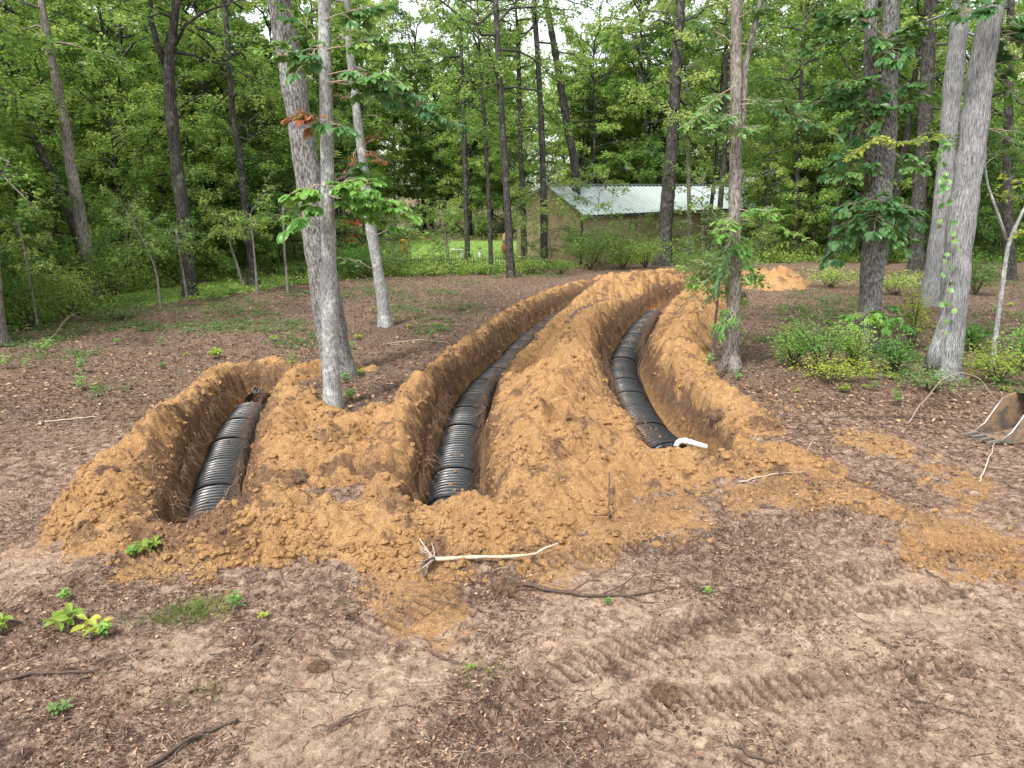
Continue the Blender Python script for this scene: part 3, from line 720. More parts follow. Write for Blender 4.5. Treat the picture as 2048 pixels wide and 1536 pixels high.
# the near pair left of the middle trench
tB, yB = traced('oak_tree', 'broad leaning oak with deeply ridged bark behind the pale straight trunk', [(680, 752, 72), (668, 700, 66), (655, 600, 66), (640, 488, 60), (617, 326, 55), (590, 163, 52), (562, 0, 50)], top=18, z0=8.5, barkm='bark_ridge', Rc=4, nl=20, nlf=30, leafL=.16, k=22, base_h=0)
tA, yA = traced('hickory_tree', 'pale grey straight trunk standing in front of the leaning oak', [(667, 812, 40), (664, 780, 36), (659, 600, 38), (657, 488, 32), (654, 326, 29), (652, 163, 28), (648, 0, 26)], top=15, z0=8.2, barkm='bark_grey', Rc=3, nl=16, nlf=30, leafL=.17, k=20, base_h=.1)
HK = dict(leafL=.23, m='leafbig', n_side=9, nleaf=8, width=.30)
sprays(tA, yA, [((655, 380), (805, 425), -.6, dict(m='leafbright', n_side=18, width=.34)), ((656, 385), (590, 445), -.5, dict(m='leafbright', n_side=9)), ((657, 375), (730, 380), -.9, dict(n_side=11, m='leafbright')), ((657, 370), (700, 352), .3, dict(n_side=9)), ((657, 390), (760, 440), -.3, dict(m='leafbright', n_side=8)), ((656, 372), (600, 385), -.4, dict(n_side=6, m='leafbright')),
    ((653, 140), (560, 112), -.3, dict(n_side=8)), ((653, 120), (590, 40), .2, dict(n_side=6)), ((654, 150), (780, 165), -.4, dict(n_side=13)), ((654, 165), (890, 240), -.2, dict(n_side=22, width=.34)), ((652, 100), (770, 90), .2, dict(n_side=10)), ((655, 243), (612, 240), -.3, dict(n_side=5, m='leafred')), ((655, 245), (668, 250), -.4, dict(n_side=4)), ((651, 40), (740, 20), .3, dict(n_side=9)), ((655, 170), (760, 190), .5, dict(n_side=10)), ((652, 90), (610, 130), -.5, dict(n_side=6))], **HK)
tC, yC = traced('thin_tree', 'slender grey tree leaning over dead brown leaves, right of the near pale trunk', [(771, 652, 30), (765, 600, 26), (756, 545, 24), (745, 480, 24), (733, 400, 22), (725, 320, 20), (712, 220, 18), (700, 110, 16), (695, 20, 14)], top=12, z0=7.6, barkm='bark_grey', Rc=2.2, nl=12, nlf=24, leafL=.16, k=14, base_h=0)
sprays(tC, yC, [((722, 300), (745, 280), -.2, dict(m='leafred', n_side=7, leafL=.13)), ((726, 300), (760, 320), -.3, dict(m='leafred', n_side=8, leafL=.13)), ((718, 290), (700, 340), -.3, dict(m='leafred', n_side=6, leafL=.12)), ((712, 200), (690, 195), 0, dict(m='leafred', n_side=4, leafL=.12)), ((735, 230), (790, 260), 0, dict(m='leaf', n_side=8)), ((740, 470), (840, 465), -.4, dict(m='leafbright', n_side=9, leafL=.12)), ((748, 540), (690, 520), -.3, dict(m='weed', n_side=8, leafL=.12))], **{**HK, 'nleaf': 6})
tD, _ = traced('dark_tree', 'straight dark lichened trunk at the clearing edge just left of the shed', [(1022, 555, 20), (1019, 500, 17), (1014, 400, 15), (1005, 250, 13), (997, 120, 12), (990, 0, 12)], top=20, z0=8, Rc=4.5, nl=22, nt_=8, nlf=26, leafL=.17, k=12, extra=[[(1003, 180, 6), (980, 110, 5), (930, 40, 4), (880, 0, 4)]], base_h=0)
tE, _ = traced('dark_tree', 'slim upright trunk in front of the left part of the tan shed wall', [(1089, 538, 17), (1088, 450, 15), (1085, 300, 13), (1078, 150, 12), (1068, 0, 11)], top=20, z0=11, Rc=3.8, nl=20, nt_=8, nlf=24, leafL=.16, k=12, base_h=0)
tF, _ = traced('dark_tree', 'black leaning trunk in front of the corner of the shed', [(1160, 520, 24), (1156, 450, 20), (1150, 330, 18), (1128, 215, 17), (1108, 100, 15), (1090, 0, 13)], top=20, z0=14, Rc=4, nl=20, nt_=8, nlf=26, leafL=.16, k=12, base_h=0)
tG, _ = traced('dark_tree', 'thick dark flared trunk in front of the middle of the shed roof', [(1325, 530, 44), (1328, 480, 32), (1336, 380, 28), (1345, 250, 24), (1352, 120, 22), (1358, 0, 20)], top=21, z0=7, Rc=3.9, nl=26, nt_=9, nlf=28, leafL=.17, k=14, base_h=0)
tH, _ = traced('thin_tree', 'thin brown pole trunk right of the thick dark flared trunk', [(1379, 520, 11), (1378, 430, 9), (1376, 330, 8), (1372, 220, 6)], top=11, z0=5.5, barkm='bark_warm', Rc=2.2, nl=12, nlf=20, leafL=.14, k=8, base_h=0)
tI, yI = traced('oak_tree', 'slim grey oak with tufts of lobed leaves right of the right trench', [(1461, 738, 46), (1463, 690, 32), (1467, 600, 28), (1470, 480, 26), (1470, 380, 27), (1472, 200, 26), (1473, 60, 24), (1473, 0, 24)], top=16, z0=8.3, barkm='bark_warm', Rc=3.2, nl=18, nlf=28, leafL=.16, k=18, extra=[[(1474, 330, 14), (1485, 240, 12), (1492, 130, 12), (1510, 50, 11), (1522, 0, 10)]], base_h=0)
OK_ = dict(leafL=.2, m='leafbig', tm=T_OAK, n_side=9, nleaf=5, width=.32, mode='alt')
sprays(tI, yI, [((1470, 420), (1545, 430), -.6, dict(m='leafbright', n_side=12)), ((1470, 440), (1615, 482), -.3, dict(m='leafbright', n_side=10, leafL=.17, width=.2)), ((1470, 430), (1440, 470), -.6, dict(m='leafbright')), ((1470, 450), (1500, 540), -.5, dict(m='leafbright', n_side=10)), ((1470, 460), (1435, 560), -.3, dict(n_side=9)), ((1470, 610), (1445, 660), -.5, dict(m='leafbright', n_side=7)),
    ((1472, 200), (1610, 230), -.3, dict(n_side=16, width=.4)), ((1472, 210), (1650, 265), -.6, dict(n_side=14, width=.3)), ((1472, 170), (1390, 240), -.3, dict(n_side=13, width=.4)), ((1472, 90), (1570, 120), 0, dict(n_side=12, width=.4)), ((1472, 90), (1400, 60), 0, dict(n_side=12, width=.4)), ((1472, 260), (1500, 260), -.6, dict(n_side=8)), ((1472, 230), (1430, 250), -.6, dict(n_side=9)), ((1472, 40), (1540, 20), -.3, dict(n_side=9)), ((1470, 560), (1400, 530), .3, dict(m='weed', n_side=12, leafL=.13)), ((1470, 570), (1420, 600), .3, dict(m='weed', n_side=9, leafL=.12))], **OK_)
tJ, yJ = traced('hickory_tree', 'ridged trunk splitting in two behind big drooping dark leaf sprays', [(1738, 700, 44), (1740, 620, 46), (1748, 500, 48), (1758, 400, 52), (1768, 300, 48), (1780, 200, 38), (1783, 80, 36), (1785, 0, 34)], top=17, z0=8.5, barkm='bark_ridge', Rc=3.5, nl=18, nlf=28, leafL=.17, k=20, extra=[[(1745, 380, 26), (1740, 250, 26), (1741, 120, 25), (1743, 0, 24)]], base_h=0)
HJ = dict(leafL=.26, m='leafbig', n_side=11, nleaf=8, width=.42)
sprays(tJ, yJ, [((1750, 390), (1690, 465), -.7, dict(n_side=15)), ((1760, 390), (1815, 430), -.8, dict(n_side=15)), ((1755, 385), (1750, 445), -1.2, dict(n_side=15)), ((1755, 400), (1700, 420), -1., dict(n_side=11)), ((1750, 420), (1665, 510), -.2, dict(n_side=9)), ((1755, 160), (1650, 200), -.6, dict(n_side=14)), ((1755, 150), (1720, 260), -.8, dict(n_side=14)), ((1755, 240), (1670, 330), -.4, dict(n_side=12)), ((1755, 60), (1790, 110), -.8, dict(n_side=14)), ((1755, 60), (1700, 30), -.5, dict(n_side=12)),
    ((1760, 90), (1600, 100), -.2, dict(n_side=18, leafL=.2)), ((1755, 280), (1710, 200), -.6, dict(n_side=9)), ((1760, 240), (1790, 220), -.8, dict(n_side=8)), ((1770, 170), (1830, 180), -.4, dict(n_side=9)), ((1745, 620), (1720, 640), -.7, dict(n_side=6, m='leafbright')), ((1745, 610), (1790, 640), -.6, dict(n_side=8, m='leafbright')), ((1760, 20), (1640, 40), .2, dict(n_side=12)), ((1760, 330), (1690, 350), -.6, dict(n_side=12)), ((1765, 300), (1830, 330), -.5, dict(n_side=10)), ((1760, 200), (1690, 170), -.9, dict(n_side=12)), ((1770, 120), (1830, 60), -.6, dict(n_side=10)), ((1755, 420), (1800, 480), -.7, dict(n_side=10))], **HJ)
tK, _ = traced('dark_tree', 'dark trunk spotted with white lichen between the two right hand trunks', [(1832, 540, 34), (1836, 420, 27), (1846, 280, 29), (1854, 150, 28), (1862, 0, 28)], top=19, z0=8, Rc=4, nl=20, nt_=8, nlf=26, leafL=.17, k=14, base_h=0)
tL, yL = traced('oak_tree', 'grey ridged trunk leaning close behind the big right hand trunk', [(1858, 610, 42), (1866, 540, 36), (1877, 450, 32), (1893, 300, 34), (1906, 150, 36), (1918, 40, 34), (1922, 0, 34)], top=18, z0=9, barkm='bark_stripe', Rc=4, nl=18, nlf=26, leafL=.17, k=18, base_h=0)
tM, yM = traced('hickory_tree', 'biggest pale striped trunk leaning outward at the right', [(1889, 752, 70), (1892, 725, 58), (1905, 640, 56), (1917, 500, 55), (1938, 330, 56), (1960, 150, 50), (1987, 0, 46)], top=18, z0=8.5, barkm='bark_stripe', Rc=4, nl=20, nlf=30, leafL=.18, k=24, extra=[[(1868, 740, 40), (1876, 700, 34), (1886, 660, 26), (1893, 620, 16)]], base_h=0)
sprays(tM, yM, [((1985, 40), (2040, 130), .3, dict(n_side=12)), ((1985, 30), (2060, 60), -.2, dict(n_side=12)), ((1960, 120), (2040, 200), .3, dict(n_side=12, m='leafbright', leafL=.15)), ((1985, 20), (1940, 30), -.3, dict(n_side=8)), ((1950, 250), (2050, 330), .8, dict(n_side=12, leafL=.16))], **HJ)
# vine climbing the big right trunk
root = empty('climbing_vine', tuple(onY(1890, 740, yM-.3))); tag(root, 'bright heart leaved vine climbing between the two leaning right hand trunks', 'vine')
vp = [(1892, 738), (1885, 690), (1890, 600), (1905, 520), (1900, 450), (1885, 400), (1893, 350), (1880, 320), (1888, 280)]
VP = np.array([onY(a, b, yM-.42) for a, b in vp]); VP = np.array(smooth_poly(VP, 2)); mb = MB(); mb.tubes(VP-np.array(root.location), np.full(len(VP), .006), 5); mb.build('stem', M['twigpale'], root)
n = 46; u = np.linspace(.2, 1, n)*(len(VP)-1); i0 = np.clip(u.astype(int), 0, len(VP)-2); q_ = VP[i0]+(VP[i0+1]-VP[i0])*(u-i0)[:, None]+gau(n, 3)*[.09, .04, .06]
leaves('leaf_spray', q_-np.array(root.location), gau(n, 3)+[0, -.6, -.9], np.array([0, -1, .6])+.4*gau(n, 3), .13+.05*rnd(n), .12+.03*rnd(n), T_BIG, M['leafbig'], root, rnd(n)*.6+.2)
# sapling at the far right with a yellow green branch
tN, yN = traced('sapling', 'crooked pale forked sapling at the far right edge with yellow leaves', [(1984, 735, 11), (1990, 660, 10), (2000, 590, 10), (2008, 520, 9), (2013, 480, 9), (2040, 430, 7), (2065, 380, 5)], top=4.6, z0=3.9, barkm='bark_grey', leafm='leafyel', Rc=.8, nl=6, nt_=4, nlf=12, leafL=.12, k=8, extra=[[(2012, 480, 8), (2000, 440, 6), (1975, 370, 5), (1968, 320, 4), (1955, 300, 4), (1925, 280, 3)]], base_h=0, sprays=.4)
sprays(tN, yN, [((1960, 300), (1820, 285), -.2, dict(n_side=16)), ((1850, 280), (1705, 315), -.1, dict(n_side=16)), ((2014, 480), (2048, 465), -.2, dict(n_side=7)), ((1990, 290), (2060, 260), .2, dict(n_side=10, m='leafbright')), ((1970, 330), (2040, 300), .2, dict(n_side=8, m='leafbright'))], leafL=.13, m='leafyel', nleaf=5, width=.22, mode='alt', r=.008)
# left side trunks
for lab, pts, kw in [
    ('bare brown trunk leaning left at the left wood edge, tallest there', [(190, 606, 34), (184, 560, 32), (172, 500, 28), (160, 430, 26), (143, 350, 23), (130, 260, 21), (112, 170, 19), (92, 80, 17), (80, 0, 14)], dict(barkm='bark_warm', z0=9, Rc=3.5)),
    ('dark trunk leaning far left behind the bare brown trunk', [(178, 596, 26), (170, 550, 22), (155, 470, 20), (115, 370, 17), (70, 280, 15), (30, 215, 13), (-10, 170, 11)], dict(z0=7, Rc=3.5, top=13)),
    ('tall forked trunk left of the near pale trunk', [(380, 592, 34), (374, 520, 28), (366, 420, 27), (352, 320, 26), (341, 220, 25), (335, 140, 24), (345, 60, 18), (352, 0, 16)], dict(barkm='bark_dark', z0=9, Rc=4, extra=[[(333, 130, 16), (315, 90, 13), (302, 40, 11), (300, 0, 10)], [(350, 90, 8), (370, 50, 7), (405, 25, 6), (420, 20, 4)]])),
    ('black trunk with flared foot at the grass strip left of the near trunks', [(506, 570, 30), (503, 530, 18), (497, 474, 16), (490, 420, 15), (478, 300, 14), (466, 240, 13), (458, 120, 12), (450, 0, 11)], dict(z0=7.5, Rc=3.8)),
    ('dark trunk cut by the left edge of the photo', [(-6, 690, 44), (-10, 640, 36), (-14, 560, 34), (-30, 400, 32), (-50, 200, 28)], dict(z0=5, Rc=3.4, barkm='bark_warm')),
    ('dark trunk above the stick fence right of the slender grey tree', [(935, 525, 12), (933, 430, 11), (930, 300, 10), (925, 150, 9)], dict(z0=7, Rc=3, top=15)),
    ('thin dark trunk standing left of the straight dark lichened trunk', [(983, 545, 10), (978, 430, 9), (972, 300, 8), (962, 150, 7)], dict(z0=6, Rc=2.5, top=13)),
    ('dark trunk between the lichened trunk and the tan shed wall', [(1048, 530, 15), (1046, 430, 12), (1040, 300, 10), (1036, 120, 9)], dict(z0=7, Rc=3, top=15)),
    ('thin dark trunk left of the oak with lobed leaves, before the shed end', [(1415, 520, 10), (1420, 430, 9), (1432, 330, 8), (1440, 200, 7)], dict(z0=6, Rc=2.6, top=13)),
    ('dark trunk close behind the oak with lobed leaves', [(1446, 525, 14), (1440, 420, 12), (1450, 300, 11), (1452, 100, 9)], dict(z0=7, Rc=3.4, top=16)),
    ('dark straight trunk in the wood right of the oak with lobed leaves', [(1588, 520, 12), (1592, 420, 10), (1600, 250, 9), (1606, 100, 8)], dict(z0=6, Rc=3, top=15)),
    ('dark trunk at the wood edge beyond the far right sapling', [(2020, 560, 26), (2014, 430, 22), (2016, 250, 18), (2020, 60, 16)], dict(z0=5, Rc=4, top=16)),
    ('slanting dark trunk behind the split ridged trunk', [(1765, 530, 18), (1790, 400, 16), (1812, 280, 14), (1830, 160, 12), (1842, 40, 10)], dict(z0=7, Rc=3, top=15))]:
    a = dict(top=18, nl=20, nt_=8, nlf=26, leafL=.16, k=12, base_h=0); a.update(kw); traced('woodland_tree', lab, pts, **a)
for lab, pts, z0 in [
    ('pale thin sapling at the left edge of the clearing', [(77, 655, 7), (62, 574, 6), (53, 520, 5), (34, 436, 4)], 1.6),
    ('pale sapling leaning left between two left hand trunks', [(322, 617, 6), (312, 536, 5), (290, 489, 4), (253, 424, 3)], 1.9),
    ('thin sapling right beside the tall forked trunk', [(375, 603, 6), (362, 520, 4), (353, 458, 4)], 2.0),
    ('thin bent sapling beside the black trunk with flared foot', [(487, 572, 7), (475, 530, 6), (459, 483, 4), (452, 440, 3)], 2.2),
    ('pale straight sapling right of the black trunk with flared foot', [(515, 588, 6), (509, 505, 4), (500, 427, 3)], 2.4),
    ('pale straight sapling just left of the near leaning oak', [(576, 587, 6), (569, 505, 5), (566, 411, 4)], 2.6),
    ('leaning sapling behind the stick fence right of the slender grey tree', [(900, 545, 7), (893, 480, 6), (880, 420, 5)], 2.6),
    ('dark thin sapling with a leafy foot beside the right trench spoil', [(1426, 722, 7), (1429, 650, 6), (1436, 590, 5), (1440, 550, 3)], 1.6)]:
    traced('sapling', lab, pts, top=max(onY(*pts[-1][:2], at(*pts[0][:2]).y).z+.8, 0), z0=z0, barkm='bark_warm', Rc=1.0, nl=14, nt_=5, nlf=18, leafL=.11, k=7, base_h=None, sprays=.45, leafm='leaf')

# ------------------------------------------------------------------ the wood behind: kinds, then copies
def proto(kind, i):
    if kind == 'canopy':
        Hh = 17; P = wobble_path(Hh, gau(2)*.9, .12); rad = flare(P[:, 2], .17*np.linspace(1, .2, len(P)))
        return gen_tree('canopy_tree', P, rad, 3.6, 17, 3.9, 40, 10, 50, .20, 'leaf', 'bark_dark', k=9, low=.6, base_el=.2)
    if kind == 'under':
        Hh = 8.5; P = wobble_path(Hh, gau(2)*.7, .15); rad = flare(P[:, 2], .07*np.linspace(1, .2, len(P)))
        return gen_tree('understorey_tree', P, rad, 1.5, 9, 2.7, 30, 9, 42, .155, 'leafdark' if i % 2 else 'leaf', 'bark_dark', k=7, low=.9, base_el=0)
    Hh = 3.2; P = wobble_path(Hh, gau(2)*.4, .1); rad = .022*np.linspace(1, .2, len(P))
    return gen_tree('young_tree', P, rad, .4, 3.1, 1.3, 18, 6, 16, .115, 'leaf', 'bark_warm', k=6, low=.8, sprays=.55)
PRO = {'canopy': [proto('canopy', i) for i in range(4)], 'under': [proto('under', i) for i in range(5)], 'young': [proto('young', i) for i in range(5)]}
used = set()
def place(kind, x, y, s, label, group, hs=1.0):
    i = random.randrange(len(PRO[kind])); p = PRO[kind][i]; rz = random.random()*6.28
    sc = (s, s, s*hs*random.uniform(.9, 1.1))
    if kind != 'young' or True: label = ('broad ' if s > 1.05 else 'slender ' if s < .85 else 'mid sized ')+('' if kind != 'under' else 'darker ' if i % 2 else 'paler ')+label.replace('broad leafy', 'leafy')
    if (kind, i) not in used:
        used.add((kind, i)); p.location = (x, y, -.05); p.rotation_euler = (0, 0, rz); p.scale = sc; tag(p, label, 'tree', group); return p
    return copy_tree(p, (x, y, -.05), rz, sc, label, 'tree', group)
def edge_y(px):
    py = np.interp(px, [-300, 0, 200, 400, 600, 700, 1040, 1100, 1600, 2048, 2400], [740, 655, 612, 592, 565, 553, 545, 528, 524, 524, 520])
    return at(float(px), float(py)).y, float(py)
def pxof(x, y): return 1024+F*x/(y*cP+CH*sP)
SHED_P = [(2.6, 40), (-1.5, 46), (16, 66), (24, 60), (14.5, 53)]
placed = []
def ok(x, y, r):
    for a, b, c in placed:
        if (x-a)**2+(y-b)**2 < (r*.5+c*.5)**2: return False
    placed.append((x, y, r)); return True
ZN = [(60, 'at the left edge of the photo'), (170, 'about the bare brown leaning trunk'), (330, 'left of the tall forked trunk'), (430, 'about the tall forked trunk'), (530, 'about the black trunk with flared foot'), (700, 'about the near leaning oak'), (860, 'left above the stick fence'), (1060, 'right above the stick fence'), (1220, 'above the shed gable'), (1400, 'above the long shed roof'), (1530, 'about the lobed leaved oak'), (1690, 'left of the split ridged trunk'), (1830, 'about the split ridged trunk'), (1980, 'about the biggest trunk'), (9999, 'at the right edge of the photo')]
def scatter(kind, n, d0, d1, smin, smax, lab, grp, sep, pr=(-260, 2300), shape=1.0):
    c = 0; t = 0
    while c < n and t < n*60:
        t += 1; px = random.uniform(*pr); ey, epy = edge_y(px); y = ey+d0+(d1-d0)*random.random()**shape
        x = (px-1024)/F*(y*cP+CH*sP)
        if inpoly(np.array(x), np.array(y), SHED_P): continue
        if inpoly(np.array(x), np.array(y), LAWN1) or inpoly(np.array(x), np.array(y), LAWN2): continue
        if kind != 'young' and 0 < px < 250 and y < 36: continue
        if kind == 'young' and 100 < px < 230 and y < 32: continue
        if kind == 'under' and 225 <= px < 420 and y < 32: continue
        if kind != 'young' and 690 < px < 1040 and y < 62: continue
        if 1060 < px < 1560 and y < 60 and kind == 'canopy': continue
        if 1040 < px < 1520 and y < 60 and kind == 'under': continue
        if 1060 < px < 1480 and y < 41 and kind == 'young': continue
        if not ok(x, y, sep): continue
        s = random.uniform(smin, smax); hs = 1.0
        if 840 < px < 1290 and kind == 'canopy' : hs = .82 if 1090 < px < 1275 else .85
        z = next(nm for lim, nm in ZN if px < lim); z = (('close' if d1 < 15 else 'far') if kind == 'under' else ('front of the woods' if y-ey < 22 else 'deep in the woods'), z); z = z[0]+' '+z[1]
        place(kind, x, y, s, lab+' '+z, grp+' '+z, hs); c += 1
scatter('under', 64, .3, 12, .75, 1.25, 'understorey tree', 'understorey trees', 1.9)
scatter('canopy', 84, 2.5, 50, .85, 1.2, 'tall leafy tree', 'canopy trees', 2.8, shape=.8)
scatter('under', 50, 12, 34, .8, 1.2, 'understorey tree', 'understorey trees', 2.2)
for px, Y_, s_ in [(1195, 40.3, 1.3), (1405, 41, 1.6), (1108, 41.5, 1.5)]: place('young', (px-1024)/F*(Y_*cP+CH*sP), Y_, s_, 'leafy young tree before the shed '+next(nm for lim, nm in ZN if px < lim), 'young trees before the shed')
placed.clear()
for px, Y_, s_ in [(1650, 43, .9), (1720, 49, 1.0), (1620, 62, 1.05), (1400, 67, 1.0), (1325, 63, .95), (1200, 72, .9), (730, 62, 1.0), (760, 66, 1.05), (850, 70, 1.0), (940, 66, 1.0), (1010, 70, .95), (690, 60, 1.0), (250, 38, .9), (440, 40, .95)]:
    place('canopy', (px-1024)/F*(Y_*cP+CH*sP), Y_, s_, 'broad leafy tree standing in the woods '+next(nm for lim, nm in ZN if px < lim), 'broad woodland trees')
scatter('young', 60, -.2, 5, .5, 1.1, 'leafy young tree', 'young trees at the edge', .9)
#PART3
# ------------------------------------------------------------------ far wood, undergrowth, ground cover (uncountable)
nc = 1500; cx = (rnd(nc)-.5)*230; cy = 88+22*rnd(nc); cz = 19*rnd(nc)**.8
gap = (cx > 3) & (cx < 17); cz = np.where(gap, np.minimum(cz, 12+3*rnd(nc)), cz)
k = 150; Pp = np.stack([cx, cy, cz], 1).repeat(k, 0)+gau(nc*k, 3)*[2.2, 2.2, 1.1]; Pp[:, 2] = np.abs(Pp[:, 2])+.1
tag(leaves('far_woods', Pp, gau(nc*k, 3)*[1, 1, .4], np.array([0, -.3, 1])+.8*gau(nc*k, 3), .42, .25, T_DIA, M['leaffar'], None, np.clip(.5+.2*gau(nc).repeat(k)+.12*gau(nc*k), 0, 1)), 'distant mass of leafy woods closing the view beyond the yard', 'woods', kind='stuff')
def outside(x, y): return ~(inpoly(x, y, LAWN1) | inpoly(x, y, LAWN2) | inpoly(x, y, SHED_P))
def edge_arr(px):
    return np.array([edge_y(p)[0] for p in np.linspace(-400, 2500, 60)])[np.clip(((px+400)/2900*59).astype(int), 0, 59)]
def fan(n, lo, hi, pw=1.0, pr=(-350, 2400)):
    px = pr[0]+(pr[1]-pr[0])*rnd(n); y = edge_arr(px)+lo+(hi-lo)*rnd(n)**pw; return (px-1024)/F*(y*cP+CH*sP), y
# low undergrowth inside the wood
nc = 5200; x, y = fan(nc, -.3, 26, 1.5); m_ = outside(x, y); x, y = x[m_], y[m_]; nc = len(x); k = 34
hh = (.15+.75*rnd(nc)**1.5); Pp = np.stack([x, y, hh*.4], 1).repeat(k, 0)+gau(nc*k, 3)*np.stack([hh*.55, hh*.55, hh*.4], 1).repeat(k, 0); Pp[:, 2] = np.abs(Pp[:, 2])
tag(leaves('undergrowth', Pp, gau(nc*k, 3)*[1, 1, .5], UP+.7*gau(nc*k, 3), .13+.05*rnd(nc*k), .075, T_DIA, M['leafdark'], None, np.clip(.55+.25*gau(nc).repeat(k)+.12*gau(nc*k), 0, 1)), 'low leafy undergrowth on the floor of the wood', 'undergrowth', kind='stuff')
# green ground cover growing through the litter of the clearing
def clear(n, ylo=13, yhi=38, td=2.2):
    y = ylo+(yhi-ylo)*rnd(n)**1.3; x = (rnd(n)-.5)*2*(.72*y+1.5); ey = edge_arr(pxof(x, y))
    m_ = (y < ey+1) & (gfield(bankh, x, y) < .03) & (gfield(tre, x, y) < .1) & (gfield(tdist, x, y) > td-.5*(y < 14)); return x[m_], y[m_]
x, y = clear(17000); nn = fbm(x, y, 1.9, 3, 201)+.0; m_ = (nn > -.05+.65*rnd(len(x))+.5*ss(16, 13, y)); x, y = x[m_], y[m_]; nc = len(x); k = 13
hh = .05+.10*rnd(nc); px_ = (x.repeat(k)+gau(nc*k)*.09); py_ = (y.repeat(k)+gau(nc*k)*.09)
Pp = np.stack([px_, py_, gz(px_, py_)+.02+hh.repeat(k)*rnd(nc*k)], 1)
tag(leaves('ground_cover', Pp, gau(nc*k, 3)*[1, 1, .25], UP+.4*gau(nc*k, 3), .065+.04*rnd(nc*k), .035+.015*rnd(nc*k), T_DIA, M['weed'], None, np.clip(.4+.25*gau(nc).repeat(k)+.12*gau(nc*k), 0, 1)), 'low green seedlings and vines spread over the clearing floor', 'ground cover', kind='stuff')
# fallen leaves: whole clearing floor, and bark crumbs in the foreground
x, y = clear(120000, 11.5, 40, 1.2); m_ = rnd(len(x)) < ss(11.5, 15, y)*.9+.1; x, y = x[m_], y[m_]; n = len(x)
P1 = np.stack([x, y, gz(x, y)+.012+.02*rnd(n)], 1)
y2 = 3.9+11*rnd(110000)**1.25; x2 = (rnd(110000)-.5)*2*(.74*y2+1); dn = fbm(x2, y2, .8, 4, 301)+.9*gfield(dark, x2, y2)-.8*gfield(tan, x2, y2)-.5*np.clip(gfield(clay, x2, y2), 0, 1)
m_ = (dn > -.25+.7*rnd(len(x2))) & (gfield(tre, x2, y2) < .5); x2, y2 = x2[m_], y2[m_]; n2 = len(x2); P2 = np.stack([x2, y2, gz(x2, y2)+.006+.008*rnd(n2)], 1)
P_ = np.vstack([P1, P2]); n = len(P_); sz = np.concatenate([.03+.10*rnd(len(P1))**2, .016+.045*rnd(n2)**1.8]); lvv = np.concatenate([.05+.9*rnd(len(P1))**1.7, np.clip(.02+.95*rnd(n2)**1.8, 0, 1)])
tag(leaves('leaf_litter', P_, gau(n, 3)*[1, 1, .2], UP+.45*gau(n, 3), sz, sz*(.25+.4*rnd(n)), T_DIA, M['litter'], None, lvv), 'brown fallen leaves and bark crumbs strewn over the bare soil', 'leaf litter', kind='stuff')
# clods and crumbs of clay
def clods(name, x, y, sz, m, label, sink=.25, z=None):
    n = len(x); g_ = 1.618; base = np.array([[-1, g_, 0], [1, g_, 0], [-1, -g_, 0], [1, -g_, 0], [0, -1, g_], [0, 1, g_], [0, -1, -g_], [0, 1, -g_], [g_, 0, -1], [g_, 0, 1], [-g_, 0, -1], [-g_, 0, 1]])/1.9
    fs = [[0, 11, 5], [0, 5, 1], [0, 1, 7], [0, 7, 10], [0, 10, 11], [1, 5, 9], [5, 11, 4], [11, 10, 2], [10, 7, 6], [7, 1, 8], [3, 9, 4], [3, 4, 2], [3, 2, 6], [3, 6, 8], [3, 8, 9], [4, 9, 5], [2, 4, 11], [6, 2, 10], [8, 6, 7], [9, 8, 1]]
    V = base[None]*(1+.2*gau(n, 12, 1))*sz[:, None, None]*(.8+.5*rnd((n, 1, 3))); a = rnd(n)*6.28; ca, sa = np.cos(a)[:, None], np.sin(a)[:, None]
    V = np.stack([V[..., 0]*ca-V[..., 1]*sa, V[..., 0]*sa+V[..., 1]*ca, V[..., 2]*.8], -1)+np.stack([x, y, (gz(x, y) if z is None else z)+sz*sink*.3], 1)[:, None]
    Fc = (np.arange(n)[:, None, None]*12+np.array(fs)[None]).reshape(-1, 3)
    return tag(mk(name, V.reshape(-1, 3), [Fc], m, None, False, {'dark': np.zeros(n*12)}), label, 'clods', kind='stuff')
n = 130000; y = 7.5+26*rnd(n)**1.9; x = (rnd(n)-.5)*2*np.minimum(.72*y+1, 9.5); b_ = gfield(bankh, x, y); c_ = gfield(clay, x, y)
m_ = ((b_ > .02) | (gfield(tre, x, y) > .2) | (rnd(n) < .28*c_)) & ((gfield(tre, x, y) < .2) | (rnd(n) < .45)) & (fbm(x, y, .9, 3, 401)+.3*(b_ < .25) > -.15+.6*rnd(n)); x, y = x[m_], y[m_]
# soil that has slid onto the chambers
for k_ in TW:
    P = np.array(smooth_poly(TW[k_], 3)); acc = np.concatenate([[0], np.cumsum(np.linalg.norm(np.diff(P, axis=0), axis=1))]); m2 = int(min(acc[-1], 18)*32); s_ = .3+(min(acc[-1], 18)-.4)*rnd(m2); q_ = (fbm(s_, s_*0+hash(k_) % 1*0+3, .9, 3, 601) > -.1); s_ = s_[q_]; m2 = len(s_)
    c = np.stack([np.interp(s_, acc, P[:, 0]), np.interp(s_, acc, P[:, 1])], 1); c2 = np.stack([np.interp(s_+.1, acc, P[:, 0]), np.interp(s_+.1, acc, P[:, 1])], 1); d = unit(c2-c); o = np.clip(gau(m2)*.2, -.38, .38); CH_ = np.hstack([c+np.stack([-d[:, 1], d[:, 0]], 1)*o[:, None], (-.74+.315*np.sqrt(np.clip(1-(o/.425)**2, 0, 1)))[:, None]])
    fallen = CH_ if k_ == 'left' else np.vstack([fallen, CH_])
clods('fallen_crumbs', fallen[:, 0], fallen[:, 1], .004+.03*rnd(len(fallen))**5, M['clay'], 'loose clay crumbs that slid onto the black chambers', z=fallen[:, 2])
